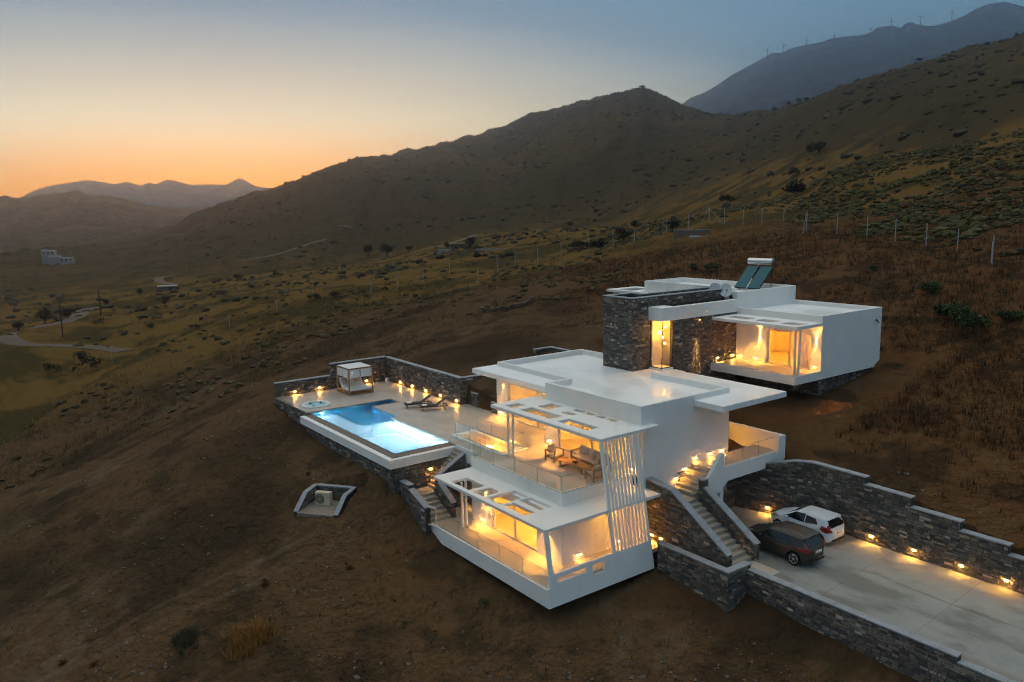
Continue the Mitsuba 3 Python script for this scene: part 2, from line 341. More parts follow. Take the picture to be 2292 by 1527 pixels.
# ------------------------------------------------------------------ terrain: one sheet from under the drone to the far hills
FEAT = [  # ridges and hollows, front to back, each surveyed as (px, py, distance in metres)
 [(-700, 1330, 70), (-200, 1105, 92), (0, 1000, 100), (130, 905, 110), (270, 815, 120), (420, 745, 130), (560, 693, 140), (700, 655, 143), (836, 642, 140), (944, 628, 140), (1025, 609, 142), (1119, 602, 140),
  (1203, 588, 138), (1286, 566, 140), (1363, 560, 136), (1419, 543, 140), (1499, 522, 148), (1587, 502, 142), (1705, 503, 128), (1805, 519, 112), (1940, 535, 98), (2072, 556, 92), (2220, 594, 81), (2420, 640, 72), (2900, 760, 60)],
 [(-700, 1338, 100), (-200, 1118, 135), (0, 1012, 142), (270, 826, 165), (560, 703, 180), (836, 650, 185), (1119, 610, 185), (1363, 567, 175), (1499, 520, 172), (1587, 490, 158), (1705, 483, 150), (1805, 478, 145),
  (1940, 465, 135), (2072, 450, 128), (2220, 450, 115), (2420, 470, 105), (2900, 560, 90)],
 [(-700, 880, 170), (-200, 790, 205), (0, 752, 205), (141, 722, 225), (229, 689, 255), (327, 659, 285), (393, 640, 305), (491, 623, 315), (700, 604, 325), (875, 576, 335), (944, 552, 345), (1080, 522, 370), (1200, 513, 350),
  (1363, 509, 320), (1500, 498, 250), (1600, 479, 205), (1703, 458, 190), (1810, 431, 190), (1876, 381, 200), (2056, 343, 190), (2292, 306, 170), (2500, 270, 150), (2900, 250, 130)],
 [(-700, 886, 240), (-200, 796, 280), (0, 758, 285), (229, 697, 340), (491, 631, 390), (700, 611, 400), (944, 560, 420), (1200, 520, 420), (1363, 516, 390), (1500, 503, 310), (1600, 486, 265), (1703, 466, 245), (1876, 392, 255),
  (2056, 354, 245), (2292, 316, 220), (2900, 260, 180)],
 [(-700, 700, 480), (-200, 655, 470), (0, 640, 470), (300, 592, 500), (500, 560, 520), (700, 535, 520), (1000, 490, 540), (1300, 450, 520), (1437, 400, 520), (1560, 400, 450), (1700, 365, 390), (1876, 310, 330), (2056, 255, 300),
  (2292, 200, 285), (2900, 120, 240)],
 [(-700, 640, 600), (-200, 585, 640), (0, 570, 660), (164, 553, 720), (278, 540, 770), (393, 507, 830), (491, 461, 900), (545, 441, 920), (600, 426, 930), (660, 406, 930), (700, 386, 920), (760, 366, 910), (812, 353, 900),
  (870, 361, 910), (930, 351, 920), (1000, 339, 920), (1060, 343, 920), (1100, 333, 920), (1160, 309, 920), (1215, 281, 930), (1270, 253, 940), (1330, 229, 950), (1390, 209, 960), (1437, 197, 960), (1480, 212, 950),
  (1520, 232, 930), (1560, 245, 890), (1600, 258, 830), (1650, 266, 760), (1700, 259, 690), (1760, 241, 630), (1830, 216, 580), (1900, 186, 540), (1980, 161, 510), (2060, 139, 480), (2140, 119, 460), (2220, 101, 440), (2292, 81, 420), (2500, 35, 380), (2900, -40, 330)],
 [(-700, 648, 900), (-200, 592, 950), (0, 577, 980), (278, 547, 1100), (491, 470, 1250), (812, 375, 1300), (1437, 240, 1400), (1650, 285, 1150), (2292, 110, 650), (2900, 0, 500)],
 [(-700, 545, 1500), (-200, 520, 1500), (0, 500, 1550), (200, 490, 1550), (400, 485, 1600), (600, 490, 1700), (1000, 480, 1900), (1700, 440, 1900), (2292, 300, 1500), (2900, 250, 1300)],
 [(-700, 505, 2000), (-200, 470, 2000), (0, 447, 2000), (60, 437, 2000), (130, 430, 2000), (180, 431, 2000), (230, 434, 2000), (300, 447, 2000), (400, 459, 2000), (480, 463, 2050), (600, 472, 2100), (1000, 470, 2300), (1700, 440, 2300), (2292, 330, 2000), (2900, 280, 1900)],
]
AZ0, AZ1 = YAW - math.radians(47), YAW + math.radians(47)
def _wrap(a): return (a - YAW + math.pi) % (2 * math.pi) - math.pi + YAW
FZ = []
for line in FEAT:
    pts = np.array([at_dist(*q) for q in line])
    az = _wrap(np.arctan2(pts[:, 1] - CAM[1], pts[:, 0] - CAM[0])); o = np.argsort(az)
    ld = np.log(np.hypot(pts[:, 0] - CAM[0], pts[:, 1] - CAM[1]))
    FZ.append((PchipInterpolator(az[o], ld[o], extrapolate=True), PchipInterpolator(az[o], pts[o, 2], extrapolate=True)))

NEAR = [(-32, -8.9, -.5), (-28, -8.9, -1.35), (-23, -8.9, -1.65), (-18, -8.9, -1.65), (-13, -8.9, -1.7), (-11, -8.6, -2.6), (-9.3, -8.4, -3.75), (-8, -8.4, -4.55), (-4, -8.3, -4.9), (1.8, -8.2, -5.15), (2.2, -1.2, -4.75),
        (6.5, -1.0, -5.2), (9, .2, -4.85), (12, .3, -5.0), (15, .3, -5.1), (20, .2, -5.3), (-17.1, -10.6, -2.35), (-14, -10.4, -2.55), (-16, -13, -3.6), (-12, -13, -4.2), (-20, -14, -3.7), (-5, -12, -5.4), (5, -10, -6.0), (12, -6, -6.3),
        (0, -18, -7.4), (12, -14, -7.9), (24, -8, -7.8), (-12, -22, -6.7), (-28, -18, -4.6), (-40, -14, -4.2), (-46, -4, -2.0), (-56, -24, -10.2), (-30, -30, -9.5), (10, -28, -10.6), (29, -30, -14.0), (-10, -38, -11.5), (38, -12, -10.0),
        (-34, 2, .9), (-31, 2.6, 1.75), (-25, 2.6, 1.8), (-20, 3.6, 1.75), (-22, 8, 2.45), (-17, 11, 2.2), (-21, 12, 2.9), (-26, 12, 3.2), (-12, 14, 2.4), (-3, 12.5, 0.9), (3, 12, .35), (-4, 15.5, 1.4), (-.4, 16.8, 1.75), (-.4, 23.9, 2.75), (-4, 20, 2.0),
        (-9, 25, 3.2), (-18, 25, 3.6), (-24, 22, 3.7), (1.6, 9.9, -.45), (4, 9.9, -.05), (7.3, 9.9, -.15), (9.8, 9.9, -.6), (12.2, 9.9, -1.1), (14.4, 9.9, -1.6), (19, 9.9, -2.5), (4, 15, 1.1), (10, 15, .6), (16, 15, -.3), (3, 24, 3.4), (12, 24, 2.6),
        (2, 34, 6.6), (-8, 38, 7.6), (-20, 40, 7.3), (-36, 24, 4.8), (-48, 14, 2.6), (14, 34, 5.6), (24, 24, 1.6), (28, 10, -3.2)]
def _feat(k, a): return FZ[k][0](a), FZ[k][1](a)
AZA = np.linspace(AZ0, AZ1, 60)
_l, _z = _feat(0, AZA)
near_c = np.vstack([np.array(NEAR), np.stack([CAM[0] + np.exp(_l) * np.cos(AZA), CAM[1] + np.exp(_l) * np.sin(AZA), _z], 1)])
RBF = RBFInterpolator(near_c[:, :2], near_c[:, 2], kernel='linear', smoothing=0.03)
RBF2 = RBFInterpolator(near_c[:, :2], near_c[:, 2], kernel='thin_plate_spline', smoothing=2.0)
TERRACES = [(-31.8, -20.2, -8.3, 1.65), (-20.2, -11.5, -8.3, 2.2), (-16, -0.2, -4.6, 8.9), (-12.9, -8.6, -7.8, -4.0), (-8.6, 1.3, -7.2, 0), (-0.6, 5.3, .8, 9.5), (5.3, 40, .95, 9.55), (-0.2, 6.2, -.45, .9), (-11, -7.2, 7.7, 23.5), (-8, 1.9, 7, 10)]
TZ = [-2.4, -2.4, -3.6, -3.7, -4.9, -3.75, -3.6, -4.6, 1.9, .5]


def pool_cut(x, y, z):
    for (a, b, c, d), h in zip(TERRACES, TZ):
        m = (x > a) & (x < b) & (y > c) & (y < d)
        z = np.where(m, np.minimum(z, h), z)
    # the niche dug for the outdoor unit
    u, v = NICHE(x, y)
    m = (u > -0.1) & (u < 2.5) & (v > -1.55) & (v < 1.55)
    zf = np.where(m, -3.42, z)
    z = np.where(m, np.minimum(z, zf), z)
    side_ = (u > -.5) & (u < 2.6) & (np.abs(v) < 2.3)
    return np.where(side_ & ~m, np.minimum(z, np.interp(u, [-.5, 1.15, 2.4], [-2.60, -2.76, -3.55]) + .25 * np.clip(np.abs(v) - 1.5, 0, 1)), z)


NC, NA = np.array([-16.05, -10.55]), math.radians(-52)      # back wall's middle, and the way it opens (downhill)
def NICHE(x, y):
    dx, dy = x - NC[0], y - NC[1]
    return dx * math.cos(NA) + dy * math.sin(NA), -dx * math.sin(NA) + dy * math.cos(NA)


ts = np.log(np.concatenate([np.arange(9, 27, 1.0), np.arange(27, 80, 0.27), np.exp(np.linspace(math.log(80), math.log(2600), 330))]))
AZG = np.linspace(AZ0, AZ1, 900)
A, L = np.meshgrid(AZG, ts)
GX, GY = CAM[0] + np.exp(L) * np.cos(A), CAM[1] + np.exp(L) * np.sin(A)
K = np.array([[_feat(k, AZG)[j] for k in range(len(FEAT))] for j in (0, 1)])            # (2, knots, az)
GZ = np.zeros_like(GX)
for j in range(len(AZG)):
    lk, zk = K[0][:, j].copy(), K[1][:, j]
    for i in range(1, len(lk)): lk[i] = max(lk[i], lk[i - 1] + 0.04)
    GZ[:, j] = PchipInterpolator(np.concatenate([lk, [math.log(2650.)]]), np.concatenate([zk, [-40.0 if AZG[j] > YAW - .2 else 40.0]]), extrapolate=True)(np.maximum(ts, lk[0]))
DD = np.exp(L)
l0 = K[0][0][None, :]
nz = 0.75 * RBF(np.stack([GX.ravel()[L.ravel() < 5.2], GY.ravel()[L.ravel() < 5.2]], 1)) + 0.25 * RBF2(np.stack([GX.ravel()[L.ravel() < 5.2], GY.ravel()[L.ravel() < 5.2]], 1))
NZ = np.zeros_like(GZ); NZ[L < 5.2] = nz
w = sstep(-0.12, 0.0, L - l0)
GZ = NZ * (1 - w) + GZ * w
P3 = np.stack([GX, GY, GX * 0], -1)
hn = 0.0
for i_, (sc_, am_, lo_, hi_) in enumerate([(5, .22, 0, 1e9), (17, .75, 55, 110), (48, 2.6, 110, 260), (130, 8.0, 240, 600), (330, 16.0, 500, 1100)]):
    hn = hn + am_ * (meshkit.fbm(P3 / sc_ + 7.7 * i_, 3, 20 + i_) - 0.5) * (sstep(lo_, hi_, DD) if hi_ < 1e8 else 1.0)
gul = 1 - np.abs(2 * meshkit.fbm(np.stack([A * 34 + 0.9 * np.sin(L * 5) + hn * .05, L * 2.0, A * 0], -1), 4, 7) - 1)   # gullies running down the far slopes
far = sstep(math.log(330), math.log(560), L)
near_fine = (meshkit.fbm(P3 / 0.9, 4, 3) - 0.5) * np.interp(DD, [10, 60, 150], [.16, .24, .30])
bush = np.clip(meshkit.noise(P3 / 1.7, 5) - 0.70, 0, 1) * np.interp(DD, [60, 130, 200, 600], [0, 1.4, 3.0, 4.0]) * sstep(70, 120, DD)
keep = 1 - np.exp(-((L - K[0][5][None, :]) / 0.10) ** 2) * 0.75
GZ = GZ + hn * 1.5 * keep - far * (gul - 0.6) * np.interp(DD, [300, 600, 1200], [2, 8, 16]) * keep + near_fine + bush
GZ = pool_cut(GX, GY, GZ)
n_l, n_a = GX.shape
def ground(x, y):
    """Height of the hillside at (x, y)."""
    a = _wrap(math.atan2(y - CAM[1], x - CAM[0])); l = math.log(math.hypot(x - CAM[0], y - CAM[1]))
    fa = np.clip((a - AZ0) / (AZ1 - AZ0) * (n_a - 1), 0, n_a - 1.001); i = int(np.clip(np.searchsorted(ts, l) - 1, 0, n_l - 2)); j = int(fa); fa -= j
    fl = np.clip((l - ts[i]) / (ts[i + 1] - ts[i]), 0, 1)
    return float((GZ[i, j] * (1 - fa) + GZ[i, j + 1] * fa) * (1 - fl) + (GZ[i + 1, j] * (1 - fa) + GZ[i + 1, j + 1] * fa) * fl)
def hit(px, py, dmin=20.0):
    """Where the line of sight through a pixel of the photograph meets the hillside."""
    r = ray(px, py); h = math.hypot(r[0], r[1]); a = _wrap(math.atan2(r[1], r[0]))
    fa = np.clip((a - AZ0) / (AZ1 - AZ0) * (n_a - 1), 0, n_a - 1.001); j = int(fa); fa -= j
    prof = GZ[:, j] * (1 - fa) + GZ[:, j + 1] * fa
    below = (CAM[2] + r[2] / h * np.exp(ts) < prof) & (np.exp(ts) > dmin)
    i = int(np.argmax(below)) if below.any() else n_l - 1
    d0, d1 = math.exp(ts[i - 1]), math.exp(ts[i]); e0, e1 = CAM[2] + r[2] / h * d0 - prof[i - 1], CAM[2] + r[2] / h * d1 - prof[i]
    d = d0 + (d1 - d0) * (e0 / (e0 - e1) if e0 > 0 > e1 else 1.0)
    p = CAM + r / h * d
    return np.array([p[0], p[1], ground(p[0], p[1])])


def lay_road(pts, w):
    """Cuts a road bench into the slope along surveyed points; returns its centre line and height."""
    q = np.array([hit(*p) for p in pts]); s = np.concatenate([[0], np.cumsum(np.linalg.norm(np.diff(q[:, :2], axis=0), axis=1))])
    t = np.linspace(0, s[-1], max(12, int(s[-1] / 2.5))); x, y = PchipInterpolator(s, q[:, 0])(t), PchipInterpolator(s, q[:, 1])(t)
    z = np.array([ground(a, b) for a, b in zip(x, y)]); z = np.convolve(np.pad(z, 4, mode='edge'), np.ones(9) / 9, mode='valid')
    near = (GX > x.min() - 12) & (GX < x.max() + 12) & (GY > y.min() - 12) & (GY < y.max() + 12)
    ii = np.nonzero(near); best = np.full(len(ii[0]), 1e9); zz = np.zeros(len(ii[0]))
    for a, b, c in zip(x, y, z):
        d = np.hypot(GX[ii] - a, GY[ii] - b); m = d < best; best[m] = d[m]; zz[m] = c
    k = 1 - sstep(w * .62, w * 1.5, best)
    GZ[ii] = GZ[ii] * (1 - k) + (zz - .10) * k
    return x, y, z
ROADS = [(lay_road(p, w), w) for p, w in (
    ([(278, 786), (210, 781), (137, 776), (66, 770), (30, 762), (20, 754), (40, 743), (79, 733), (131, 720), (170, 708), (210, 690), (229, 684)], 4.2),
    ([(392, 637), (370, 633), (355, 626), (364, 620), (392, 615)], 4.6), ([(537, 584), (570, 580), (609, 572), (655, 558), (700, 544), (730, 536), (755, 529)], 3.6),
    ([(760, 504), (790, 511), (830, 514)], 3.4), ([(958, 558), (985, 552), (1015, 541), (1050, 530), (1082, 521)], 3.2))]
idx = np.arange(n_l * n_a).reshape(n_l, n_a)
q = np.stack([idx[:-1, :-1], idx[:-1, 1:], idx[1:, 1:], idx[1:, :-1]], -1).reshape(-1, 4)
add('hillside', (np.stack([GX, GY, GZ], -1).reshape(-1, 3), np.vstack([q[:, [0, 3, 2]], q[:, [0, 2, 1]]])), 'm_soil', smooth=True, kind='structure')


# the plain beyond, and the far ranges
tp = np.linspace(0, 2 * math.pi, 49)[:-1]
V = np.vstack([[[0, 0, -60.0]], np.stack([42000 * np.cos(tp), 42000 * np.sin(tp), tp * 0 - 60], 1)])
add('plain', (V * [.107, .107, 1], np.array([[0, i + 1, (i + 1) % 48 + 1] for i in range(48)])), 'm_mount', kind='structure')
def far_range(name, ridge, d_foot, d_ridge, d_back, z_foot, rough, seed, n=420, m=44):
    pts = np.array([at_dist(x, y, d_ridge) for x, y in ridge])
    az = _wrap(np.arctan2(pts[:, 1] - CAM[1], pts[:, 0] - CAM[0])); o = np.argsort(az)
    zr = PchipInterpolator(az[o], pts[o, 2]); ag = np.linspace(az.min(), az.max(), n)
    t = np.concatenate([np.linspace(0, 1, m), np.linspace(1, 2, 10)[1:]])
    Ag, Tg = np.meshgrid(ag, t)
    dd = np.where(Tg < 1, d_foot + (d_ridge - d_foot) * Tg, d_ridge + (d_back - d_ridge) * (Tg - 1))
    prof = np.where(Tg < 1, Tg ** 1.25, 1 - np.clip(Tg - 1, 0, 1) ** 1.1)
    X, Y = CAM[0] + dd * np.cos(Ag), CAM[1] + dd * np.sin(Ag)
    g = 1 - np.abs(2 * meshkit.fbm(np.stack([X, Y, X * 0], -1) / (0.16 * d_ridge) + np.stack([Ag * 9, Tg * 0.5, Ag * 0], -1), 6, seed) - 1)
    f = meshkit.fbm(np.stack([X, Y, X * 0], -1) / (0.07 * d_ridge), 5, seed + 3) - 0.5
    Z = z_foot + (zr(Ag) - z_foot) * prof + (g - 0.62) * rough * np.sin(np.clip(Tg, 0, 1) * math.pi) + f * rough * 0.8 * np.sin(np.clip(Tg, 0, 1) * math.pi)
    i2 = np.arange(X.size).reshape(X.shape)
    qq = np.stack([i2[:-1, :-1], i2[:-1, 1:], i2[1:, 1:], i2[1:, :-1]], -1).reshape(-1, 4)
    add(name, (np.stack([X, Y, Z], -1).reshape(-1, 3), np.vstack([qq[:, [0, 3, 2]], qq[:, [0, 2, 1]]])), 'm_mount', smooth=True, kind='structure')
BLUE = [(1380, 330), (1480, 262), (1529, 231), (1545, 220), (1575, 208), (1608, 189), (1634, 171), (1670, 151), (1714, 127), (1729, 119), (1744, 119), (1773, 108), (1803, 101), (1832, 96), (1865, 86), (1894, 82), (1924, 79), (1950, 72), (1964, 62),
        (1994, 58), (2016, 62), (2027, 53), (2038, 50), (2052, 55), (2089, 58), (2133, 46), (2155, 37), (2185, 20), (2214, 9), (2243, 5), (2269, 9), (2292, 15), (2400, 40), (2700, 90)]
far_range('mountain', BLUE, 1900, 3300, 4500, -30, 190, 11)
WEST = [(-60, 470), (40, 445), (72, 429), (98, 420), (137, 412), (164, 408), (196, 404), (229, 408), (255, 412), (285, 408), (314, 415), (334, 410), (347, 412), (376, 403), (406, 409), (432, 414), (471, 413), (501, 414), (537, 400), (557, 409), (576, 418), (609, 421), (632, 418), (680, 420), (760, 440), (900, 460)]
far_range('far_mountains', WEST, 2700, 3700, 4500, -60, 90, 21)

# ------------------------------------------------------------------ the villa
HOUSE = thing('villa', 'large white flat-roofed modern villa on three levels with lit terraces on the hillside', 'house')
def vp(name, mesh, mat, **k): return add('villa__' + name, mesh, mat, **k)
def SXL(z): return 0.5 + (2.8 - z) * 0.174                  # the east screen leans out as it goes down
PL = 'm_plaster'
# main storey walls
vp('east_wall', box(-0.25, 0, 0.14, 7.27, -2.4, 3.30), PL)
vp('front_fascia', box(-8.07, 0.0, 0.0, 0.2, 2.74, 3.92), PL)
vp('east_parapet', box(-0.2, 0.003, 0.2, 7.27, 3.30, 3.92), PL)
for q_ in ((-8.07, -7.87, 0.2, 2.0, 3.30, 3.92), (-15.6, -8.07, 1.8, 2.0, 3.56, 3.92), (-15.6, -15.4, 2.0, 9.64, 3.56, 3.92), (-15.4, -11.0, 9.44, 9.64, 3.56, 3.92), (-6.05, -0.2, 7.07, 7.27, 3.56, 3.92)): vp('parapet', box(*q_), PL)
deck = unary_union([sbox(-7.87, 0.2, -0.2, 7.07), sbox(-15.4, 2.0, -7.0, 9.44), sbox(-8.6, 7.0, -6.05, 10.3)])
vp('roof', prism(deck, 3.28, 3.56), 'm_roof', label='flat white coated roof with shiny puddle marks over the main storey')
vp('roof_edge', prism(unary_union([sbox(-16.1, 0.03, -8.072, 1.8), sbox(-16.1, 1.8, -15.6, 9.9), sbox(-15.6, 9.64, -11, 9.9)]), 3.29, 3.62), 'm_roof')
vp('side_canopy', prism(unary_union([sbox(0.003, 4.2, 2.0, 9.9), sbox(-6.05, 7.272, 0.003, 9.9)]), 3.31, 3.62), 'm_roof', label='thin white roof slab jutting past the east wall')
vp('front_wall', cat([box(-15.95, -14.62, 1.95, 2.2, 0.0, 3.29), box(-14.62, -8.29, 1.95, 2.2, 2.56, 3.29)]), PL)
vp('west_wall', box(-15.95, -15.7, 2.2, 9.4, 0.0, 3.29), PL)
vp('living_wall', cat([box(-8.29, -7.05, 0.14, 0.39, 0.0, 2.9), box(-1.2, -0.25, 0.14, 0.39, 0.0, 2.9), box(-7.05, -1.2, 0.14, 0.39, 2.5, 2.9), box(-8.29, -8.04, 0.39, 1.95, 0, 3.28)]), PL)
vp('room_wall', cat([box(-15.7, -0.25, 7.0, 7.2, 0.0, 3.28), box(-8.30, -8.1, 3.2, 7.0, 0, 3.28)]), 'm_interior')
vp('room_floor', box(-15.7, -0.25, 0.39, 7.0, -0.2, 0.004), 'm_tile')
# pergola in front of the living room
perg = unary_union([sbox(-9.1, -3.36, 0.5, 0.0), sbox(-9.1, 0.0, -8.29, 0.76), sbox(0.003, 0.0, 0.5, 0.85)])
for h in [(-8.38, -2.85, -7.62, -1.8), (-7.0, -2.78, -4.25, -1.85), (-7.0, -1.5, -5.95, -0.35), (-3.6, -2.78, -1.2, -1.9), (-4.92, -1.42, -4.05, -0.9), (-4.95, -0.52, -4.18, -0.1), (-4.02, -0.52, -3.28, -0.1), (-3.1, -0.52, -2.38, -0.1), (-2.2, -0.52, -1.52, -0.1)]:
    perg = perg.difference(sbox(*h))
vp('pergola', prism(perg, 2.71, 2.88), PL, label='white slab pergola with square openings over the living terrace')
for x, y in ((-7.62, -3.17), (-7.66, -2.80)):
    vp('post', tube([(x, y, 0), (x, y, 2.712)], 0.075, 14), 'm_white', smooth=40)
# terrace slab edge, light well
vp('terrace_fascia', box(-8.86, -0.75, -4.91, -4.7, -0.66, 0.02), PL)
vp('terrace_fascia', box(-0.95, -0.75, -4.7, 0.14, -0.66, 0.02), PL)
vp('light_well_wall', cat([box(-11.6, -8.86, -4.32, -4.1, -3.5, 0.02), box(-8.98, -8.86, -4.91, -4.32, -3.5, 0.02)]), PL)
vp('well_curb', prism(sbox(-13.4, -3.5, -7.85, -1.5).difference(sbox(-13.1, -3.2, -8.3, -1.75)), -0.4, 0.12), PL)
vp('well_lining', cat([box(-13.1, -8.3, -1.75, -1.6, -3.4, -0.2), box(-13.25, -13.1, -3.35, -1.6, -3.4, -0.2), box(-13.1, -8.3, -3.35, -3.2, -3.4, -0.2), box(-8.3, -8.15, -3.35, -1.6, -3.4, -0.2), box(-13.2, -8.2, -3.3, -1.7, -3.5, -3.4)]), 'm_interior')
# lower storey
low = unary_union([sbox(-9.0, -7.5, 1.1, -4.85), sbox(-0.76, -4.86, 1.1, 0.85)])
for h in [(-7.62, -7.2, -5.8, -6.12), (-5.48, -7.15, -4.5, -6.05), (-4.22, -7.12, -3.0, -5.3), (-2.8, -7.08, -1.0, -6.42), (-2.85, -6.05, -1.05, -5.28)]:
    low = low.difference(sbox(*h))
vp('lower_pergola', prism(low, -0.80, -0.65), PL, label='lower white slab pergola with square openings, forming a ledge below the terrace')
vp('lower_wall', cat([box(-8.1, -6.1, -5.5, -5.25, -3.4, -0.8), box(-2.05, -0.03, -5.5, -5.25, -3.4, -0.8), box(-6.1, -2.05, -5.5, -5.25, -1.25, -0.8), box(-8.1, -7.85, -5.25, -4.3, -3.4, -0.8)]), PL)
vp('lower_side_wall', cat([box(-0.28, -0.03, -5.25, -3.3, -3.4, -0.8), box(-0.28, -0.03, -2.46, 0.3, -3.4, -0.8), box(-0.28, -0.03, -3.3, -2.46, -1.35, -0.8)]), PL)
vp('lower_room_wall', cat([box(-7.85, -0.28, -1.9, -1.7, -3.4, -0.8), box(-7.85, -7.7, -5.25, -1.9, -3.4, -0.8)]), 'm_interior')
vp('lower_room_floor', box(-7.85, -0.28, -5.25, -1.9, -3.6, -3.397), 'm_tile')
for x, y in ((-7.42, -6.62), (-7.55, -6.28)):
    vp('post', tube([(x, y, -3.4), (x, y, -0.798)], 0.075, 14), 'm_white', smooth=40)
# lower deck: floor, front band, leaning east wall
vp('deck_floor', box(-10.2, 1.42, -7.62, 0.4, -3.62, -3.4), 'm_tile')
fas = Polygon([(-9.3, -3.42), (-9.3, -3.72), (-8.55, -3.98), (-7.9, -4.28), (SXL(-4.28), -4.28), (SXL(-3.38), -3.38)])
vp('deck_fascia', slab_on(fas, (0, -7.78, 0), (1, 0, 0), (0, 0, 1), (0, 1, 0), 0.2), PL)
vp('deck_soffit', box(-8.0, 1.55, -7.6, -0.8, -4.28, -4.1), PL)
LN = np.array([1, 0, 0.174]); LN = LN / np.linalg.norm(LN)
LW = np.array([-0.174, 0, 1.0])                                    # up the leaning plane, per metre of height
def lean(poly, t=0.2, off=0.0):
    """A polygon in (y, z) on the leaning plane."""
    return slab_on(poly, (SXL(0) + off, 0, 0), (0, 1, 0), LW, LN * -1.0, t)
wall = Polygon([(-7.58, -4.28), (-0.7, -4.28), (-0.7, -2.8), (-7.55, -2.8)])
for h in [(-7.08, -3.24, -5.12, -3.0), (-4.83, -3.5, -4.05, -3.0)]: wall = wall.difference(sbox(*h))
vp('screen_wall', lean(wall, 0.22), PL, label='white leaning parapet wall with two cut-out slots')
vp('screen_post', lean(sbox(-7.5, -2.8, -7.28, -0.8), 0.16), PL)
for z0, z1 in ((-0.65, 2.71), (-2.8, -0.8)):
    vp('screen_post', lean(sbox(-3.38, z0, -3.2, z1), 0.14), PL)
    vp('screen_post', lean(sbox(-0.93, z0, -0.74, z1), 0.14), PL)
    for i in range(9):
        y = -3.2 + (i + 0.72) * (2.27 / 9.4)
        vp('slat', lean(sbox(y - 0.058, z0, y + 0.058, z1), 0.05), PL)
# upper storey
vp('upper_wall', cat([box(-7.3, -4.4, 16.85, 17.1, 3.5, 7.0), box(-0.97, -0.24, 16.85, 17.1, 3.5, 7.0), box(-4.4, -0.97, 16.85, 17.1, 5.92, 7.0)]), PL)
vp('bedroom_parapet', box(-7.3, -0.24, 16.853, 17.05, 7.0, 7.19), PL); vp('bedroom_parapet', box(-7.3, -0.44, 23.9, 24.1, 6.9, 7.19), PL)
side = Polygon([(16.85, 3.0), (23.3, 3.0), (24.1, 3.45), (24.1, 7.193), (16.847, 7.193)])
vp('bedroom_side_wall', slab_on(side, (-0.237, 0, 0), (0, 1, 0), (0, 0, 1), (-1, 0, 0), 0.2), PL)
vp('bedroom_roof', box(-7.3, -0.44, 17.05, 23.9, 6.6, 6.9), 'm_roof')
vp('bedroom_wall', cat([box(-7.3, -0.44, 21.5, 21.7, 3.5, 6.6), box(-7.3, -7.1, 17.1, 21.5, 3.5, 6.6)]), 'm_interior')
vp('bedroom_floor', box(-7.3, -0.437, 17.1, 21.5, 3.2, 3.503), 'm_tile')
vp('bedroom_back', box(-7.3, -0.44, 23.7, 23.9, 2.9, 6.6), PL)
vp('balcony', cat([box(-7.0, -0.24, 14.06, 14.26, 3.0, 3.56), box(-0.44, -0.24, 14.26, 16.85, 3.0, 3.56)]), PL)
vp('balcony_floor', box(-7.0, -0.44, 14.26, 17.12, 3.003, 3.5), 'm_tile')
bp = sbox(-7.0, 14.06, -0.24, 16.85)
for h in [(-6.35, 14.75, -4.6, 15.8), (-4.0, 14.75, -2.6, 15.8), (-1.95, 14.7, -0.55, 15.8)]: bp = bp.difference(sbox(*h))
vp('balcony_pergola', prism(bp, 6.55, 6.75), PL, label='white slab pergola with three openings over the bedroom balcony')
for x, y in ((-0.80, 14.75), (-0.62, 14.95)):
    vp('post', tube([(x, y, 3.5), (x, y, 6.552)], 0.08, 14), 'm_white', smooth=40)
# block behind: upper hall with solar heater on it
def roof_box(x0, x1, y0, y1, z0, z1, name):
    vp(name, cat([box(x0, x1, y0, y0 + .2, z0, z1), box(x0, x1, y1 - .2, y1, z0, z1), box(x0, x0 + .2, y0 + .2, y1 - .2, z0, z1), box(x1 - .2, x1, y0 + .2, y1 - .2, z0, z1)]), PL)
    vp('upper_roof', box(x0 + .2, x1 - .2, y0 + .2, y1 - .2, z1 - .62, z1 - .35), 'm_roof')
hall = Polygon([(-18.7, 19.5), (-9.6, 19.5), (-9.6, 17.2), (-7.3, 17.2), (-7.3, 24.3), (-18.7, 24.3)])
vp('hall_wall', prism(hall.difference(hall.buffer(-0.2, join_style=2)), 3.0, 8.26), PL)
vp('upper_roof', prism(hall.buffer(-0.19, join_style=2), 7.6, 7.86), 'm_roof')
vp('vent_box', box(-11.4, -10.2, 17.4, 18.2, 7.0, 8.5), PL)
vp('meter_box', box(-7.95, -7.72, 17.12, 17.2, 7.75, 7.98), 'm_dark')
rp = sbox(-22.2, 18.4, -10.2, 19.5).union(sbox(-22.2, 19.5, -18.71, 22.0))
for h in [(-21.4, 18.9, -19.6, 21.2), (-18.4, 18.75, -15.5, 19.2)]: rp = rp.difference(sbox(*h))
vp('rear_pergola', prism(rp, 7.2, 7.4), PL)
for x, y in ((-21.6, 18.75), (-21.0, 18.9)): vp('post', tube([(x, y, 3.4), (x, y, 7.2)], 0.07, 12), 'm_white', smooth=40)
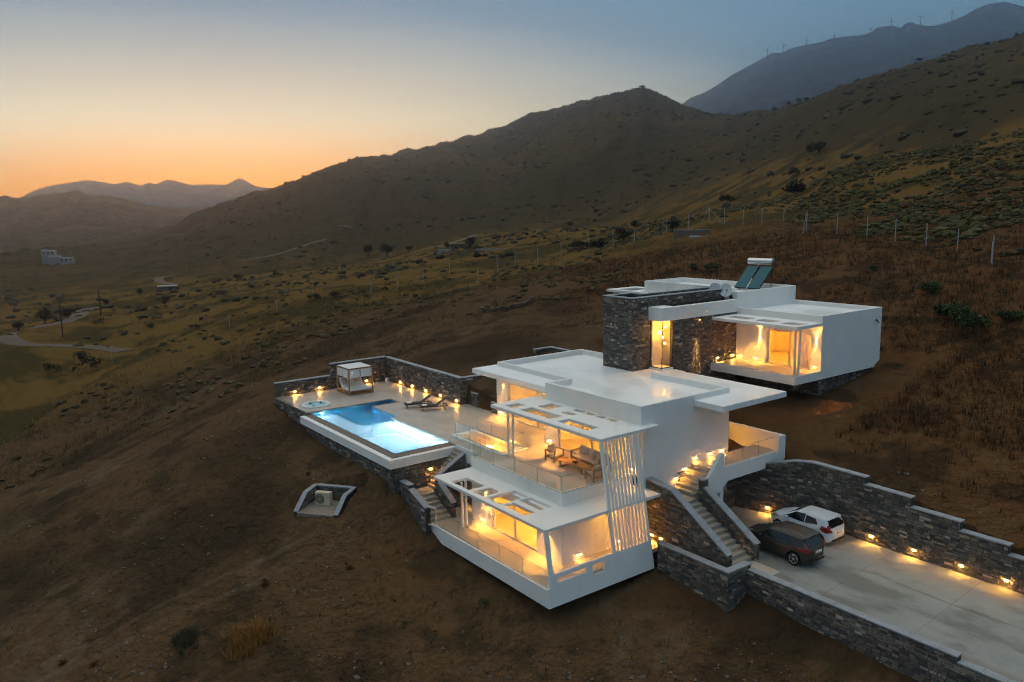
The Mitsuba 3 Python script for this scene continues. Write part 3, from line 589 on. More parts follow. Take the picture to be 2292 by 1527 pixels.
# white beam and corner window
vp('beam', cat([box(-8.5, -6.95, 9.03, 10.4, 6.9, 7.79), box(-7.25, -6.952, 10.4, 16.85, 6.9, 7.79)]), PL, label='white horizontal beam over the corner window and the stone wall')
vp('window_plinth', box(-8.15, -7.0, 9.1, 10.2, 3.5, 3.72), PL)
vp('stair_hall', cat([box(-8.3, -8.15, 9.4, 12.4, 3.5, 6.9), box(-8.15, -7.5, 12.2, 12.4, 3.5, 6.9)]), 'm_interior')
vp('stair_hall_ceiling', box(-8.2, -7.26, 9.1, 12.4, 6.895, 6.95), 'm_interior')
fr = []
for x, y in ((-8.08, 9.14), (-7.04, 10.18)): fr.append(box(x - .035, x + .035, y - .035, y + .035, 3.72, 6.9))
fr += [box(-7.05, -7.015, 9.125, 9.16, 3.75, 6.9), box(-8.05, -7.02, 9.12, 9.17, 3.72, 3.77), box(-7.07, -7.02, 9.17, 10.15, 3.72, 3.77)]
wk = vp('corner_window', cat(fr), 'm_dark')
add(wk + '__pane', (np.array([[-8.05, 9.145, 3.77], [-7.05, 9.145, 3.77], [-7.05, 9.145, 6.9], [-8.05, 9.145, 6.9]]), np.array([[0, 1, 2, 3]])), 'm_glass')
add(wk + '__pane', (np.array([[-7.04, 9.16, 3.77], [-7.04, 10.15, 3.77], [-7.04, 10.15, 6.9], [-7.04, 9.16, 6.9]]), np.array([[0, 1, 2, 3]])), 'm_glass')
# right-hand balcony above the parking
vp('side_balcony', cat([box(0.0, 1.75, 4.1, 10.0, -0.28, 0.0), box(1.55, 1.75, 4.75, 10.0, -0.80, 0.04)]), PL)
vp('side_balcony_floor', box(0.003, 1.55, 4.1, 9.75, 0.0, 0.012), 'm_tile')
vp('balcony_wall', cat([box(-3.0, 2.0, 9.75, 9.98, -0.5, 1.0), box(1.75, 2.0, 9.35, 9.75, -0.80, 1.0)]), PL)
vp('stair_fin', slab_on(Polygon([(3.45, -0.35), (4.5, 0.85), (4.75, 0.85), (4.75, -0.2), (5.6, -0.3), (5.6, -0.80), (5.1, -0.80), (4.35, -1.35), (3.45, -1.35)]), (1.75, 0, 0), (0, 1, 0), (0, 0, 1), (-1, 0, 0), 0.22), PL, label='white sloping fin wall at the head of the outside stairs')
vp('balcony_column', box(1.5, 1.72, 4.5, 4.75, -3.5, -1.0), PL)
vp('undercroft_wall', box(-0.25, -0.01, 2.9, 8.2, -3.6, -0.29), 'm_mortar')
face_stones('villa', sbox(2.9, -3.5, 8.2, -.3), (-0.01, 0, 0), (0, 1, 0), (1, 0, 0), seed=9)
# stone parts of the villa
vp('tower_core', cat([box(-11.06, -8.22, 7.6, 7.9, 3.3, 8.42), box(-11.06, -10.75, 7.9, 10.3, 3.3, 8.42), box(-10.75, -9.7, 10.0, 10.3, 3.3, 8.42), box(-10.0, -9.7, 10.3, 17.2, 3.3, 8.42), box(-8.55, -8.22, 7.9, 9.03, 3.3, 8.42), box(-8.55, -8.22, 9.03, 16.9, 3.3, 8.42),
                      box(-7.4, -7.03, 10.3, 17.0, 1.5, 6.9), box(-10.75, -8.55, 7.9, 10.0, 7.6, 7.9), box(-9.7, -8.55, 10.0, 17.2, 7.6, 7.9)]), 'm_mortar')
vp('wall_cap', cat([box(-11.1, -8.18, 7.56, 7.92, 8.42, 8.47), box(-11.1, -10.74, 7.92, 10.32, 8.42, 8.472), box(-10.74, -9.68, 9.98, 10.32, 8.42, 8.471), box(-10.02, -9.68, 10.32, 17.2, 8.42, 8.473), box(-8.57, -8.18, 7.92, 16.9, 8.42, 8.471)]), 'm_cap')
face_stones('villa', sbox(-11.06, 3.3, -8.2, 8.42), (0, 7.6, 0), (1, 0, 0), (0, -1, 0), seed=1)
face_stones('villa', sbox(7.58, 3.3, 9.4, 8.42), (-8.22, 0, 0), (0, 1, 0), (1, 0, 0), seed=2)
face_stones('villa', sbox(9.03, 7.8, 16.9, 8.42), (-8.22, 0, 0), (0, 1, 0), (1, 0, 0), seed=3)
face_stones('villa', sbox(10.2, 2.0, 16.85, 6.9), (-7.03, 0, 0), (0, 1, 0), (1, 0, 0), seed=4)
face_stones('villa', sbox(10.3, 7.85, 17.2, 8.42), (-9.7, 0, 0), (0, 1, 0), (1, 0, 0), seed=5)
face_stones('villa', sbox(-10.75, 7.85, -9.7, 8.42), (0, 10.0, 0), (1, 0, 0), (0, -1, 0), seed=6)
vp('base_core', box(-6.5, -0.62, 17.3, 23.7, 0.5, 3.0), 'm_mortar')
face_stones('villa', sbox(17.3, 1.2, 23.6, 3.0), (-0.62, 0, 0), (0, 1, 0), (1, 0, 0), seed=7)
face_stones('villa', sbox(-6.5, 0.5, -0.62, 3.0), (0, 17.3, 0), (1, 0, 0), (0, -1, 0), seed=8)
vp('base_core', box(-10.9, -7.2, 10.4, 20, 0.5, 3.3), 'm_mortar')
lay_stones('villa', most=300)


# windows: sliding doors with frames and panes
def sliding(name, axis, c, a0, a1, z0, z1, n, mat='m_frame', t=0.08):
    """n panes between a0 and a1 along an axis, in the plane where the other coordinate is c."""
    parts = []
    def bx(u0, u1, w0, w1, zz0, zz1): return box(u0, u1, w0, w1, zz0, zz1) if axis == 'x' else box(w0, w1, u0, u1, zz0, zz1)
    parts += [bx(a0, a1, c - t / 2, c + t / 2, z1 - .07, z1), bx(a0, a1, c - t / 2, c + t / 2, z0, z0 + .06)]
    w = (a1 - a0) / n
    for i in range(n + 1):
        u = min(max(a0 + i * w, a0 + .045), a1 - .045); parts.append(bx(u - .045, u + .045, c - t / 2 - .004, c + t / 2 + .004, z0, z1))
    k = vp(name, cat(parts), mat)
    for i in range(n):
        u0, u1 = a0 + i * w + .05, a0 + (i + 1) * w - .05
        p = np.array([[u0, c, z0 + .06], [u1, c, z0 + .06], [u1, c, z1 - .07], [u0, c, z1 - .07]])
        if axis == 'y': p = p[:, [1, 0, 2]]
        add(k + '__pane', (p, np.array([[0, 1, 2, 3]])), 'm_glass')
sliding('sliding_door', 'x', 2.06, -14.6, -8.31, 0.0, 2.56, 2)
sliding('sliding_door', 'x', 0.26, -7.03, -1.22, 0.0, 2.5, 2)
sliding('sliding_door', 'x', -5.38, -6.08, -2.07, -3.4, -1.25, 2)
sliding('sliding_door', 'x', 16.97, -4.38, -0.99, 3.5, 5.92, 2)
k = vp('side_door', box(-0.12, -0.06, -3.28, -2.48, -3.4, -1.36), 'm_white')
add(k + '__handle', box(-0.06, 0.0, -3.2, -3.08, -2.42, -2.39), 'm_galv')
# inside, as seen through the glass
vp('curtain', slab_on(Polygon([(x / 10 - 1.9, 0.02 * math.sin(x * 1.9)) for x in range(0, 8)] + [(x / 10 - 1.9, 0.02 * math.sin(x * 1.9) + 0.02) for x in range(7, -1, -1)]), (-0.3, 17.5, 3.52), (1, 0, 0), (0, 1, 0), (0, 0, 1), 2.4), 'm_sheet')
vp('picture', box(-6.5, -5.2, 6.93, 6.99, 0.9, 2.3), 'm_art')
vp('kitchen', cat([box(-14.9, -13.6, 6.4, 6.99, 0, 2.3), box(-13.2, -11.0, 6.6, 6.99, 1.45, 2.2), box(-13.2, -10.0, 6.35, 6.99, 0, 0.9)]), 'm_cabinet')
vp('wardrobe', box(-3.4, -2.2, 20.9, 21.48, 3.51, 5.9), 'm_cabinet')


# glass balustrades: each sheet a part, with its green edge
def glass_run(p0, p1, n, h=0.88, sag=0.0, thing_=None):
    p0, p1 = np.array(p0, float), np.array(p1, float)
    k0 = 'villa__balustrade' if thing_ is None else thing_
    for i in range(n):
        a, b = p0 + (p1 - p0) * ((i + .006) / n), p0 + (p1 - p0) * ((i + .994) / n)
        up = np.array([0, 0, h])
        k = add(k0, (np.array([a, b, b + up, a + up]), np.array([[0, 1, 2, 3]])), 'm_rail_glass')
        s = np.cross((p1 - p0) / np.linalg.norm(p1 - p0), [0, 0, 1.0])
        add(k + '__edge', cat([bar(a + up, b + up, .016, .014), bar(a, a + up, .016, .012, s), bar(a + [0, 0, .01], b + [0, 0, .01], .03, .03)]), 'm_glass_edge')
glass_run((-8.80, -4.84, 0.02), (-0.80, -4.84, 0.02), 4)
glass_run((-0.80, -4.84, 0.02), (-0.80, 0.1, 0.02), 3)
glass_run((-8.90, -4.30, 0.02), (-8.90, -4.86, 0.02), 1)
glass_run((-11.5, -4.22, 0.02), (-8.92, -4.22, 0.02), 2)
glass_run((-13.2, -3.3, 0.12), (-8.2, -3.3, 0.12), 3)
glass_run((-13.2, -1.62, 0.12), (-8.2, -1.62, 0.12), 3)
glass_run((-8.1, -3.3, 0.12), (-8.1, -1.62, 0.12), 1)
glass_run((-8.22, -7.66, -3.39), (1.45, -7.66, -3.39), 5)
glass_run((1.62, 5.0, 0.02), (1.62, 9.4, 0.02), 3)
glass_run((-6.98, 14.16, 3.56), (-0.34, 14.16, 3.56), 4)
glass_run((-0.34, 14.16, 3.56), (-0.34, 16.8, 3.56), 2)
glass_run((-31.8, -8.2, 0.02), (-28.4, -8.2, 0.02), 1)

# ------------------------------------------------------------------ paved terraces, driveway
ter = unary_union([sbox(-31.9, -8.25, -25.4, 1.65), sbox(-25.5, -3.72, -11.6, 1.65), sbox(-20.25, -4.22, -8.285, 2.3), sbox(-8.9, -4.72, -0.94, 0.15)])
ter = ter.difference(sbox(-25.42, -3.9, -24.2, -1.6)).difference(sbox(-13.1, -3.2, -8.3, -1.75)).difference(sbox(-28.3, -7.75, -26.5, -5.95)).difference(sbox(-15.95, 1.95, -8.0, 2.4)).difference(sbox(-11.72, -6, -10.75, -4.0))
add('terrace', prism(ter, -0.22, 0.0), 'm_tile', kind='structure')
add('driveway', prism(Polygon([(-0.2, 2.9), (5.4, 2.9), (5.4, 0.9), (34, 0.9), (34, 9.25), (-0.2, 9.25)]), -3.8, -3.5), 'm_conc', kind='structure')
add('driveway_paving', prism(Polygon([(5.35, 1.0), (7.0, 1.05), (7.05, 2.55), (5.35, 2.6)]), -3.6, -3.494), 'm_tile', kind='structure')


# ------------------------------------------------------------------ dry-stone and faced walls
def wall_thing(name, label, core, caps, faces, most=300, group=None):
    k = thing(name, label, 'wall', group)
    add(k + '__core', core, 'm_mortar')
    for c in caps: add(k + '__cap', c, 'm_cap')
    for i, (poly, O, U, N) in enumerate(faces):
        face_stones(k, poly, O, U, N, seed=hash_(k) + i)
    lay_stones(k, most=most)
    return k
def hash_(s): return sum((i + 1) * ord(c) for i, c in enumerate(s)) % 9973
def caps_along(p0, p1, w, t, n, jit=0.0, seed=0):
    """Cap slabs laid end to end along a wall top."""
    rng = np.random.default_rng(seed); out = []
    p0, p1 = np.array(p0, float), np.array(p1, float)
    for i in range(n):
        a, b = p0 + (p1 - p0) * ((i + .008) / n), p0 + (p1 - p0) * ((i + .992) / n)
        out.append(bar(a + [0, 0, t / 2 + rng.uniform(0, .012)], b + [0, 0, t / 2 + rng.uniform(0, .012)], w * rng.uniform(.97, 1.03), t))
    return out
# walls round the pool terrace
wall_thing('terrace_wall', 'dark stone wall behind the day bed, stepped down at its far end, closing the pool terrace',
           cat([box(-32.2, -31.88, -8.2, -3.5, -2.2, 1.08), box(-32.2, -31.88, -3.5, 1.95, -2.2, 2.06)]),
           caps_along((-32.04, -8.25, 1.08), (-32.04, -3.52, 1.08), .38, .06, 5) + caps_along((-32.04, -3.5, 2.06), (-32.04, 1.6, 2.06), .38, .06, 6),
           [(sbox(-8.2, 0, -3.5, 1.08).union(sbox(-3.5, 0, 1.63, 2.06)), (-31.88, 0, 0), (0, 1, 0), (1, 0, 0)), (sbox(-32.2, -1.4, -31.88, 1.08), (0, -8.2, 0), (1, 0, 0), (0, -1, 0)), (sbox(-32.2, 1.08, -31.88, 2.06), (0, -3.5, 0), (1, 0, 0), (0, -1, 0))], most=120)
wall_thing('terrace_wall', 'long dark stone wall with a row of lamps behind the two loungers',
           cat([box(-31.88, -20.22, 1.63, 1.95, -1, 2.0), box(-20.54, -20.22, 1.95, 12.5, -1, 1.95)]),
           caps_along((-32.0, 1.79, 2.0), (-20.2, 1.79, 2.0), .38, .06, 12) + caps_along((-20.38, 1.98, 1.98), (-20.38, 12.4, 1.98), .38, .06, 9),
           [(sbox(-31.88, 0, -20.22, 2.0), (0, 1.63, 0), (1, 0, 0), (0, -1, 0)), (sbox(1.66, 0, 12.5, 1.95), (-20.22, 0, 0), (0, 1, 0), (1, 0, 0))], most=200)
wall_thing('pool_wall', 'long dark stone retaining wall carrying the pool, seen below its white ledge',
           cat([box(-32.0, -25.0, -8.28, -8.0, -3, -0.05), box(-25.0, -11.82, -8.55, -8.2, -3.6, -0.68), box(-12.1, -11.8, -8.2, -3.9, -3.6, -0.68)]), [],
           [(Polygon([(-32, -2.4), (-25, -2.4), (-25, -.06), (-32, -.06)]), (0, -8.28, 0), (1, 0, 0), (0, -1, 0)), (sbox(-25.0, -3.4, -11.8, -.68), (0, -8.55, 0), (1, 0, 0), (0, -1, 0)), (sbox(-8.53, -3.4, -3.9, -.68), (-11.8, 0, 0), (0, 1, 0), (1, 0, 0))], most=200)
# garden stairs by the pool
k = thing('garden_stairs', 'lamplit stone stairs between the pool and the lower deck, turning at a landing', 'stairs')
for i in range(6): add(k + '__step', box(-9.06 - .34 * i - .36, -9.06 - .34 * i, -7.85, -6.4, -3.8, -3.4 + .183 * (i + 1)), 'm_step')
add(k + '__landing', box(-11.78, -11.1, -7.85, -6.2, -3.8, -2.27), 'm_step')
for i in range(11): add(k + '__step', box(-11.78, -10.75, -6.3 + .19 * i, -6.3 + .19 * (i + 1) + .02, -3.8, -2.1 + .19 * i), 'm_step')
cl = Polygon([(-12.9, -3.9), (-8.85, -4.4), (-8.85, -2.42), (-10.72, -1.80), (-10.72, -1.55), (-12.9, -1.55)])
cr = Polygon([(-10.75, -3.6), (-8.9, -3.6), (-8.9, -2.55), (-10.4, -1.66), (-10.75, -1.66)])
cb = Polygon([(-6.4, -3.5), (-4.35, -3.5), (-4.35, -.3), (-6.4, -1.4)])
add(k + '__wall', cat([slab_on(cl, (0, -8.2, 0), (1, 0, 0), (0, 0, 1), (0, 1, 0), .32), slab_on(cr, (0, -6.4, 0), (1, 0, 0), (0, 0, 1), (0, 1, 0), .3), slab_on(cb, (-10.75, 0, 0), (0, 1, 0), (0, 0, 1), (1, 0, 0), .28)]), 'm_mortar')
for a, b, w in (((-12.9, -8.03, -1.55), (-10.72, -8.03, -1.55), .40), ((-10.72, -8.03, -1.78), (-8.85, -8.03, -2.40), .40), ((-10.4, -6.25, -1.64), (-8.88, -6.25, -2.53), .36), ((-10.61, -6.4, -1.38), (-10.61, -4.35, -.28), .34)):
    add(k + '__cap', bar(np.array(a) + [0, 0, .03], np.array(b) + [0, 0, .03], w, .07), 'm_cap')
face_stones(k, cl.buffer(-.01), (0, -8.2, 0), (1, 0, 0), (0, -1, 0), seed=31)
face_stones(k, cr.buffer(-.01), (0, -6.4, 0), (1, 0, 0), (0, -1, 0), seed=32)
face_stones(k, sbox(-6.4, -3.4, -6.1, -2.6), (-8.9, 0, 0), (0, 1, 0), (1, 0, 0), seed=33)
face_stones(k, cb.buffer(-.01), (-10.47, 0, 0), (0, 1, 0), (1, 0, 0), seed=34)
face_stones(k, sbox(-10.4, -3.4, -8.1, -.85), (0, -4.33, 0), (1, 0, 0), (0, -1, 0), seed=35)
lay_stones(k, most=160)
# outside stairs down to the parking
k = thing('parking_stairs', 'stone stairs between sloping walls, from the parking up to the main floor', 'stairs')
for i in range(11): add(k + '__step', box(5.3 - .325 * i - .36, 5.3 - .325 * i, .8, 2.6, -3.9, -3.31 + .19 * i), 'm_step')
add(k + '__landing', box(0.003, 1.73, .8, 2.6, -2.6, -1.24), 'm_step')
for i in range(6): add(k + '__step', box(0.003, 1.54, 2.5 + .3 * i, 2.5 + .3 * i + .34, -2.4, -1.04 + .207 * i), 'm_step')
cl = Polygon([(-0.0, -4.6), (5.46, -4.6), (5.46, -2.68), (1.75, -.36), (-0.0, -.16)])
cr = Polygon([(1.78, -3.6), (5.46, -3.6), (5.46, -2.68), (2.1, -.58), (2.1, -.2), (1.78, -.2)])
add(k + '__wall', cat([slab_on(cl, (0, .42, 0), (1, 0, 0), (0, 0, 1), (0, 1, 0), .38), slab_on(cr, (0, 2.6, 0), (1, 0, 0), (0, 0, 1), (0, 1, 0), .38)]), 'm_mortar')
def cap_run(a, b, w, n, seed):
    for c in caps_along(a, b, w, .07, n, seed=seed): add(k + '__cap', c, 'm_cap')
cap_run((1.75, .61, -.34), (5.5, .61, -2.68), .44, 5, 1); cap_run((0.0, .61, -.15), (1.74, .61, -.34), .44, 2, 2); cap_run((2.1, 2.79, -.57), (5.5, 2.79, -2.68), .44, 5, 3); cap_run((1.76, 2.79, -.2), (2.1, 2.79, -.2), .42, 1, 4)
face_stones(k, cl.buffer(-.01), (0, .42, 0), (1, 0, 0), (0, -1, 0), seed=41)
face_stones(k, cr.buffer(-.01), (0, 2.6, 0), (1, 0, 0), (0, -1, 0), seed=42)
face_stones(k, sbox(.43, -3.5, .79, -2.7), (5.46, 0, 0), (0, 1, 0), (1, 0, 0), seed=43)
face_stones(k, sbox(2.61, -3.5, 2.97, -2.7), (5.46, 0, 0), (0, 1, 0), (1, 0, 0), seed=44)
face_stones(k, sbox(2.61, -.55, 2.97, -.2), (2.1, 0, 0), (0, 1, 0), (1, 0, 0), seed=45)
lay_stones(k, most=300)
# outer wall below the driveway
wall_thing('driveway_wall', 'low dark stone wall with pale cap stones along the open edge of the driveway',
           cat([box(1.75, 6.28, -.5, -.15, -6.2, -2.98), box(5.93, 6.28, -.15, 1.2, -6.2, -2.98), box(6.28, 16.1, .92, 1.25, -6.2, -3.2), box(16.1, 24, .92, 1.25, -6.4, -3.42)]),
           caps_along((1.7, -.33, -2.98), (5.93, -.33, -2.98), .42, .06, 7) + caps_along((6.1, -.52, -2.98), (6.1, 1.22, -2.98), .42, .06, 2) + caps_along((6.3, 1.08, -3.2), (16.12, 1.08, -3.2), .42, .06, 13) + caps_along((16.12, 1.08, -3.42), (24, 1.08, -3.42), .42, .06, 9),
           [(sbox(1.75, -5.8, 6.28, -2.98), (0, -.5, 0), (1, 0, 0), (0, -1, 0)), (sbox(-.49, -5.9, .92, -2.98), (6.28, 0, 0), (0, 1, 0), (1, 0, 0)), (sbox(6.29, -5.8, 16.1, -3.2).union(sbox(16.1, -6.0, 22, -3.42)), (0, .92, 0), (1, 0, 0), (0, -1, 0))])
# retaining wall on the hill side of the driveway
prof = [(4.3, .0), (7.45, -.03), (7.45, -.42), (9.88, -.46), (9.88, -.96), (12.32, -.97), (12.32, -1.43), (14.5, -1.44), (14.5, -1.9), (17, -1.92), (17, -2.4), (23, -2.42)]
rp_ = Polygon([(4.3, -3.7)] + prof + [(23, -3.7)])
cr_ = Polygon([(-.9, -3.7), (-.9, -1.0), (0, -.9), (1.4, -.55), (3.2, -.1), (4.16, 0), (4.16, -3.7)])
D1 = np.array([4.0, 1.1, 0]) / math.hypot(4.0, 1.1); N1 = np.array([D1[1], -D1[0], 0])
capz = []
for (a, za), (b, zb) in zip(prof[::2], prof[1::2]): capz += caps_along((a - .03, 9.37, za), (b + .05, 9.37, zb), .42, .06, max(2, int((b - a) / .8)))
pc = [np.array([0.3, 8.1, 0]) + D1 * u - N1 * .17 + [0, 0, z] for u, z in ((0, -.9), (1.4, -.55), (3.2, -.1), (4.2, 0))]
for a, b in zip(pc[:-1], pc[1:]): capz += caps_along(a, b, .40, .06, 2)
wall_thing('retaining_wall', 'tall stepped stone retaining wall with floor lamps along the hill side of the driveway',
           cat([slab_on(rp_, (0, 9.2, 0), (1, 0, 0), (0, 0, 1), (0, 1, 0), .34), slab_on(Polygon([(x, z - .35) for x, z in prof] + [(23, -3.7), (4.3, -3.7)]), (0, 9.541, 0), (1, 0, 0), (0, 0, 1), (0, 1, 0), .4), slab_on(cr_, (0.3, 8.1, 0), D1, (0, 0, 1), -N1, .34)]), capz,
           [(rp_, (0, 9.2, 0), (1, 0, 0), (0, -1, 0)), (cr_, (0.3, 8.1, 0), D1, N1)])
# small steps by the house
k = thing('side_steps', 'short flight of stone steps between two stone piers beside the living wing', 'stairs')
for i in range(5): add(k + '__step', box(-18.65, -16.95, 2.3 + .34 * i, 2.3 + .34 * i + (.36 if i < 4 else 2.2), -.3, .17 * (i + 1)), 'm_step')
add(k + '__wall', cat([box(-19.5, -18.68, 2.12, 2.48, -.3, 1.0), box(-19.02, -18.68, 2.48, 4.6, -.3, 1.0), box(-16.92, -16.0, 2.12, 2.45, -.3, .72)]), 'm_mortar')
for c in (box(-19.54, -18.64, 2.08, 2.5, 1.0, 1.05), box(-19.06, -18.64, 2.5, 4.6, 1.0, 1.05), box(-16.96, -16.0, 2.08, 2.5, .72, .77)): add(k + '__cap', c, 'm_cap')
face_stones(k, sbox(-19.5, 0, -18.68, 1.0).union(sbox(-16.92, 0, -16.0, .72)), (0, 2.12, 0), (1, 0, 0), (0, -1, 0), seed=51)
face_stones(k, sbox(2.13, .1, 4.6, 1.0), (-18.68, 0, 0), (0, 1, 0), (1, 0, 0), seed=52)
lay_stones(k, most=60)
# planter wall behind the house
wall_thing('planter_wall', 'small three-sided stone wall on the slope behind the white roof', cat([box(-21.9, -21.6, 9.9, 11.8, 1.5, 3.05), box(-21.6, -18.5, 11.5, 11.8, 1.5, 3.05)]),
           [box(-21.94, -21.56, 9.86, 11.84, 3.05, 3.1), box(-21.56, -18.5, 11.46, 11.84, 3.05, 3.1)], [(sbox(9.9, 2, 11.8, 3.05), (-21.6, 0, 0), (0, 1, 0), (1, 0, 0)), (sbox(-21.9, 2, -21.6, 3.05), (0, 9.9, 0), (1, 0, 0), (0, -1, 0)), (sbox(-21.6, 2, -18.5, 3.05), (0, 11.5, 0), (1, 0, 0), (0, -1, 0))], most=60)
# niche with the outdoor unit
ca, sa = math.cos(NA), math.sin(NA)
def nw(u, v, z): return np.array([NC[0] + u * ca - v * sa, NC[1] + u * sa + v * ca, z])
k = thing('niche_wall', 'low three-sided stone wall set into the slope round the outdoor unit', 'wall')
NU, NV = np.array([ca, sa, 0]), np.array([-sa, ca, 0])
arm = Polygon([(0, -3.6), (2.35, -3.75), (2.35, -3.42), (1.15, -2.62), (-.15, -2.55), (-.15, -3.6)])
add(k + '__core', cat([slab_on(sbox(-1.45, -3.6, 1.45, -2.55), nw(0, 0, 0), NV, (0, 0, 1), -NU, .25), slab_on(arm, nw(0, 1.2, 0), NU, (0, 0, 1), NV, .25), slab_on(arm, nw(0, -1.45, 0), NU, (0, 0, 1), NV, .25)]), 'm_mortar')
for v in (1.325, -1.325):
    for a, b in (((-.2, -2.55), (1.15, -2.62)), ((1.15, -2.62), (2.38, -3.42))):
        for c in caps_along(nw(a[0], v, a[1]), nw(b[0], v, b[1]), .30, .06, 2): add(k + '__cap', c, 'm_cap')
for c in caps_along(nw(-.12, -1.17, -2.55), nw(-.12, 1.17, -2.55), .30, .06, 3): add(k + '__cap', c, 'm_cap')
add(k + '__floor', slab_on(sbox(-.05, -1.2, 2.5, 1.2), nw(0, 0, -3.6), NU, NV, (0, 0, 1), .22), 'm_conc')
face_stones(k, sbox(-1.2, -3.4, 1.2, -2.56), nw(0, 0, 0), NV, NU, seed=61)
face_stones(k, arm.intersection(sbox(0, -3.45, 2.3, -2)).buffer(-.02), nw(0, 1.2, 0), NU, -NV, seed=62)
face_stones(k, arm.intersection(sbox(0, -3.45, 2.3, -2)).buffer(-.02), nw(0, -1.2, 0), NU, NV, seed=63)
lay_stones(k, most=60)
k = thing('outdoor_unit', 'cream air-conditioning outdoor unit with a round fan grille in the stone niche', 'air conditioner')
AX = np.array([NU, NV, [0, 0, 1.0]])
add(k + '__casing', obox(nw(.85, -.25, -2.97), (.36, .98, .80), AX), 'm_ac')
ring = []
for r in (.31, .25, .19, .13, .07):
    ring.append(tube([nw(1.045, -.42 + r * math.cos(t), -2.97 + r * math.sin(t)) for t in np.linspace(0, 2 * math.pi, 25)], .007, 5))
for t in np.linspace(0, math.pi, 7)[:-1]: ring.append(bar(nw(1.045, -.42 + .3 * math.cos(t), -2.97 + .3 * math.sin(t)), nw(1.045, -.42 - .3 * math.cos(t), -2.97 - .3 * math.sin(t)), .008, .008))
add(k + '__fan', tube([nw(1.0, -.42, -2.97), nw(1.034, -.42, -2.97)], .31, 24), 'm_dark'); add(k + '__grille', cat(ring), 'm_ac')
add(k + '__foot', obox(nw(.85, -.6, -3.375), (.34, .06, .05), AX), 'm_dark'); add(k + '__foot', obox(nw(.85, .1, -3.375), (.34, .06, .05), AX), 'm_dark')
add(k + '__handle', obox(nw(1.033, .12, -2.85), (.01, .10, .03), AX), 'm_dark')


# ------------------------------------------------------------------ swimming pool
k = thing('swimming_pool', 'lit blue infinity pool with a brown overflow edge and a white ledge', 'pool')
def quad(a, b, c, d): return np.array([a, b, c, d], float), np.array([[0, 1, 2, 3]])
X0, X1, Y0, Y1, ZB = -25.3, -12.45, -8.1, -3.72, -1.45
def grid_poly(x0, x1, y0, y1, z, n, m):
    gx, gy = np.meshgrid(np.linspace(x0, x1, n), np.linspace(y0, y1, m)); i = np.arange(n * m).reshape(m, n)
    return np.stack([gx, gy, gx * 0 + z], -1).reshape(-1, 3), np.stack([i[:-1, :-1], i[:-1, 1:], i[1:, 1:], i[1:, :-1]], -1).reshape(-1, 4)
XD, YD, ZB, ZD = -20.6, -6.3, -1.25, -2.3                                     # added blue recess: paints in the dark reflection of bed and wall
def tri(qs): return cat([(a, np.vstack([b[:, [0, 1, 2]], b[:, [0, 2, 3]]])) for a, b in qs])
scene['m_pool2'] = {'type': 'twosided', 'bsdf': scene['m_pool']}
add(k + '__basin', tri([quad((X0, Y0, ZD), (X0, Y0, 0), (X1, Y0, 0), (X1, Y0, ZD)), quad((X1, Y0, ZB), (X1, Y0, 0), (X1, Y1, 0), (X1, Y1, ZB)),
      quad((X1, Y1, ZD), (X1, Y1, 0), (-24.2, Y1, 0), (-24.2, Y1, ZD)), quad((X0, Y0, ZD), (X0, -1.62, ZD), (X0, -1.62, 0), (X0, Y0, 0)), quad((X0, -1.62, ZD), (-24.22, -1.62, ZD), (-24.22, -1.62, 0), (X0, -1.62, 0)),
      quad((-24.22, -1.62, ZD), (-24.22, Y1, ZD), (-24.22, Y1, 0), (-24.22, -1.62, 0)), quad((X0, YD, ZD), (XD, YD, ZD), (XD, Y1, ZD), (X0, Y1, ZD)), quad((X0, Y1, ZD), (-24.22, Y1, ZD), (-24.22, -1.62, ZD), (X0, -1.62, ZD)), quad((XD, YD, ZD), (XD, Y1, ZD), (XD, Y1, ZB), (XD, YD, ZB)), quad((X0, YD, ZD), (X0, YD, ZB), (XD, YD, ZB), (XD, YD, ZD))]), 'm_pool2', label='blue mosaic sides and an added blue recess painting in a dark reflection')
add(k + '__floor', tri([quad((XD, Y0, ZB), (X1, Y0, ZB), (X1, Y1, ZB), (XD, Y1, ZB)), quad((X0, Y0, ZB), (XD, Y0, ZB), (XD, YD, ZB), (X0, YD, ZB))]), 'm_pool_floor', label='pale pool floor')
wv = cat([(a, np.vstack([b[:, [0, 1, 2]], b[:, [0, 2, 3]]])) for a, b in [grid_poly(X0, X1, Y0, Y1, -.025, 2, 2), grid_poly(X0, -24.22, Y1, -1.62, -.025, 2, 2)]])
add(k + '__water', wv, 'm_water')
rim = sbox(-25.36, -8.52, -12.02, -3.74)
weir = cat([slab_on(Polygon([(-8.1, -.03), (-8.5, -.16), (-8.5, -1.0), (-8.1, -1.0)]), (X0, 0, 0), (0, 1, 0), (0, 0, 1), (1, 0, 0), X1 - X0 + .4), slab_on(Polygon([(X1, -.033), (X1 + .42, -.163), (X1 + .42, -1.0), (X1, -1.0)]), (0, -8.1, 0), (1, 0, 0), (0, 0, 1), (0, 1, 0), 4.4)])
add(k + '__weir', weir, 'm_weir', label='brown sloping overflow edge')
add(k + '__ledge', prism(sbox(-25.4, -8.85, -11.72, -3.9).difference(sbox(-25.5, -8.5, -12.03, -3.5)), -.68, -.15), PL, label='white ledge along two sides of the pool')
add(k + '__coping', prism(sbox(-25.5, -8.5, -25.3, -1.42).union(sbox(-25.5, -1.62, -24.0, -1.42)).union(sbox(-24.22, -3.72, -24.0, -1.62)), -.15, .012), 'm_weir')
for x, L in ((-20.1, 650), (-18.1, 800), (-16.0, 900), (-13.7, 900)):
    add(k + '__light', tube([(x, Y1 - .005, -.5), (x, Y1 - .05, -.5)], .11, 16), 'm_white', emit=np.array([0.85, 1.02, 1.10]) * L)
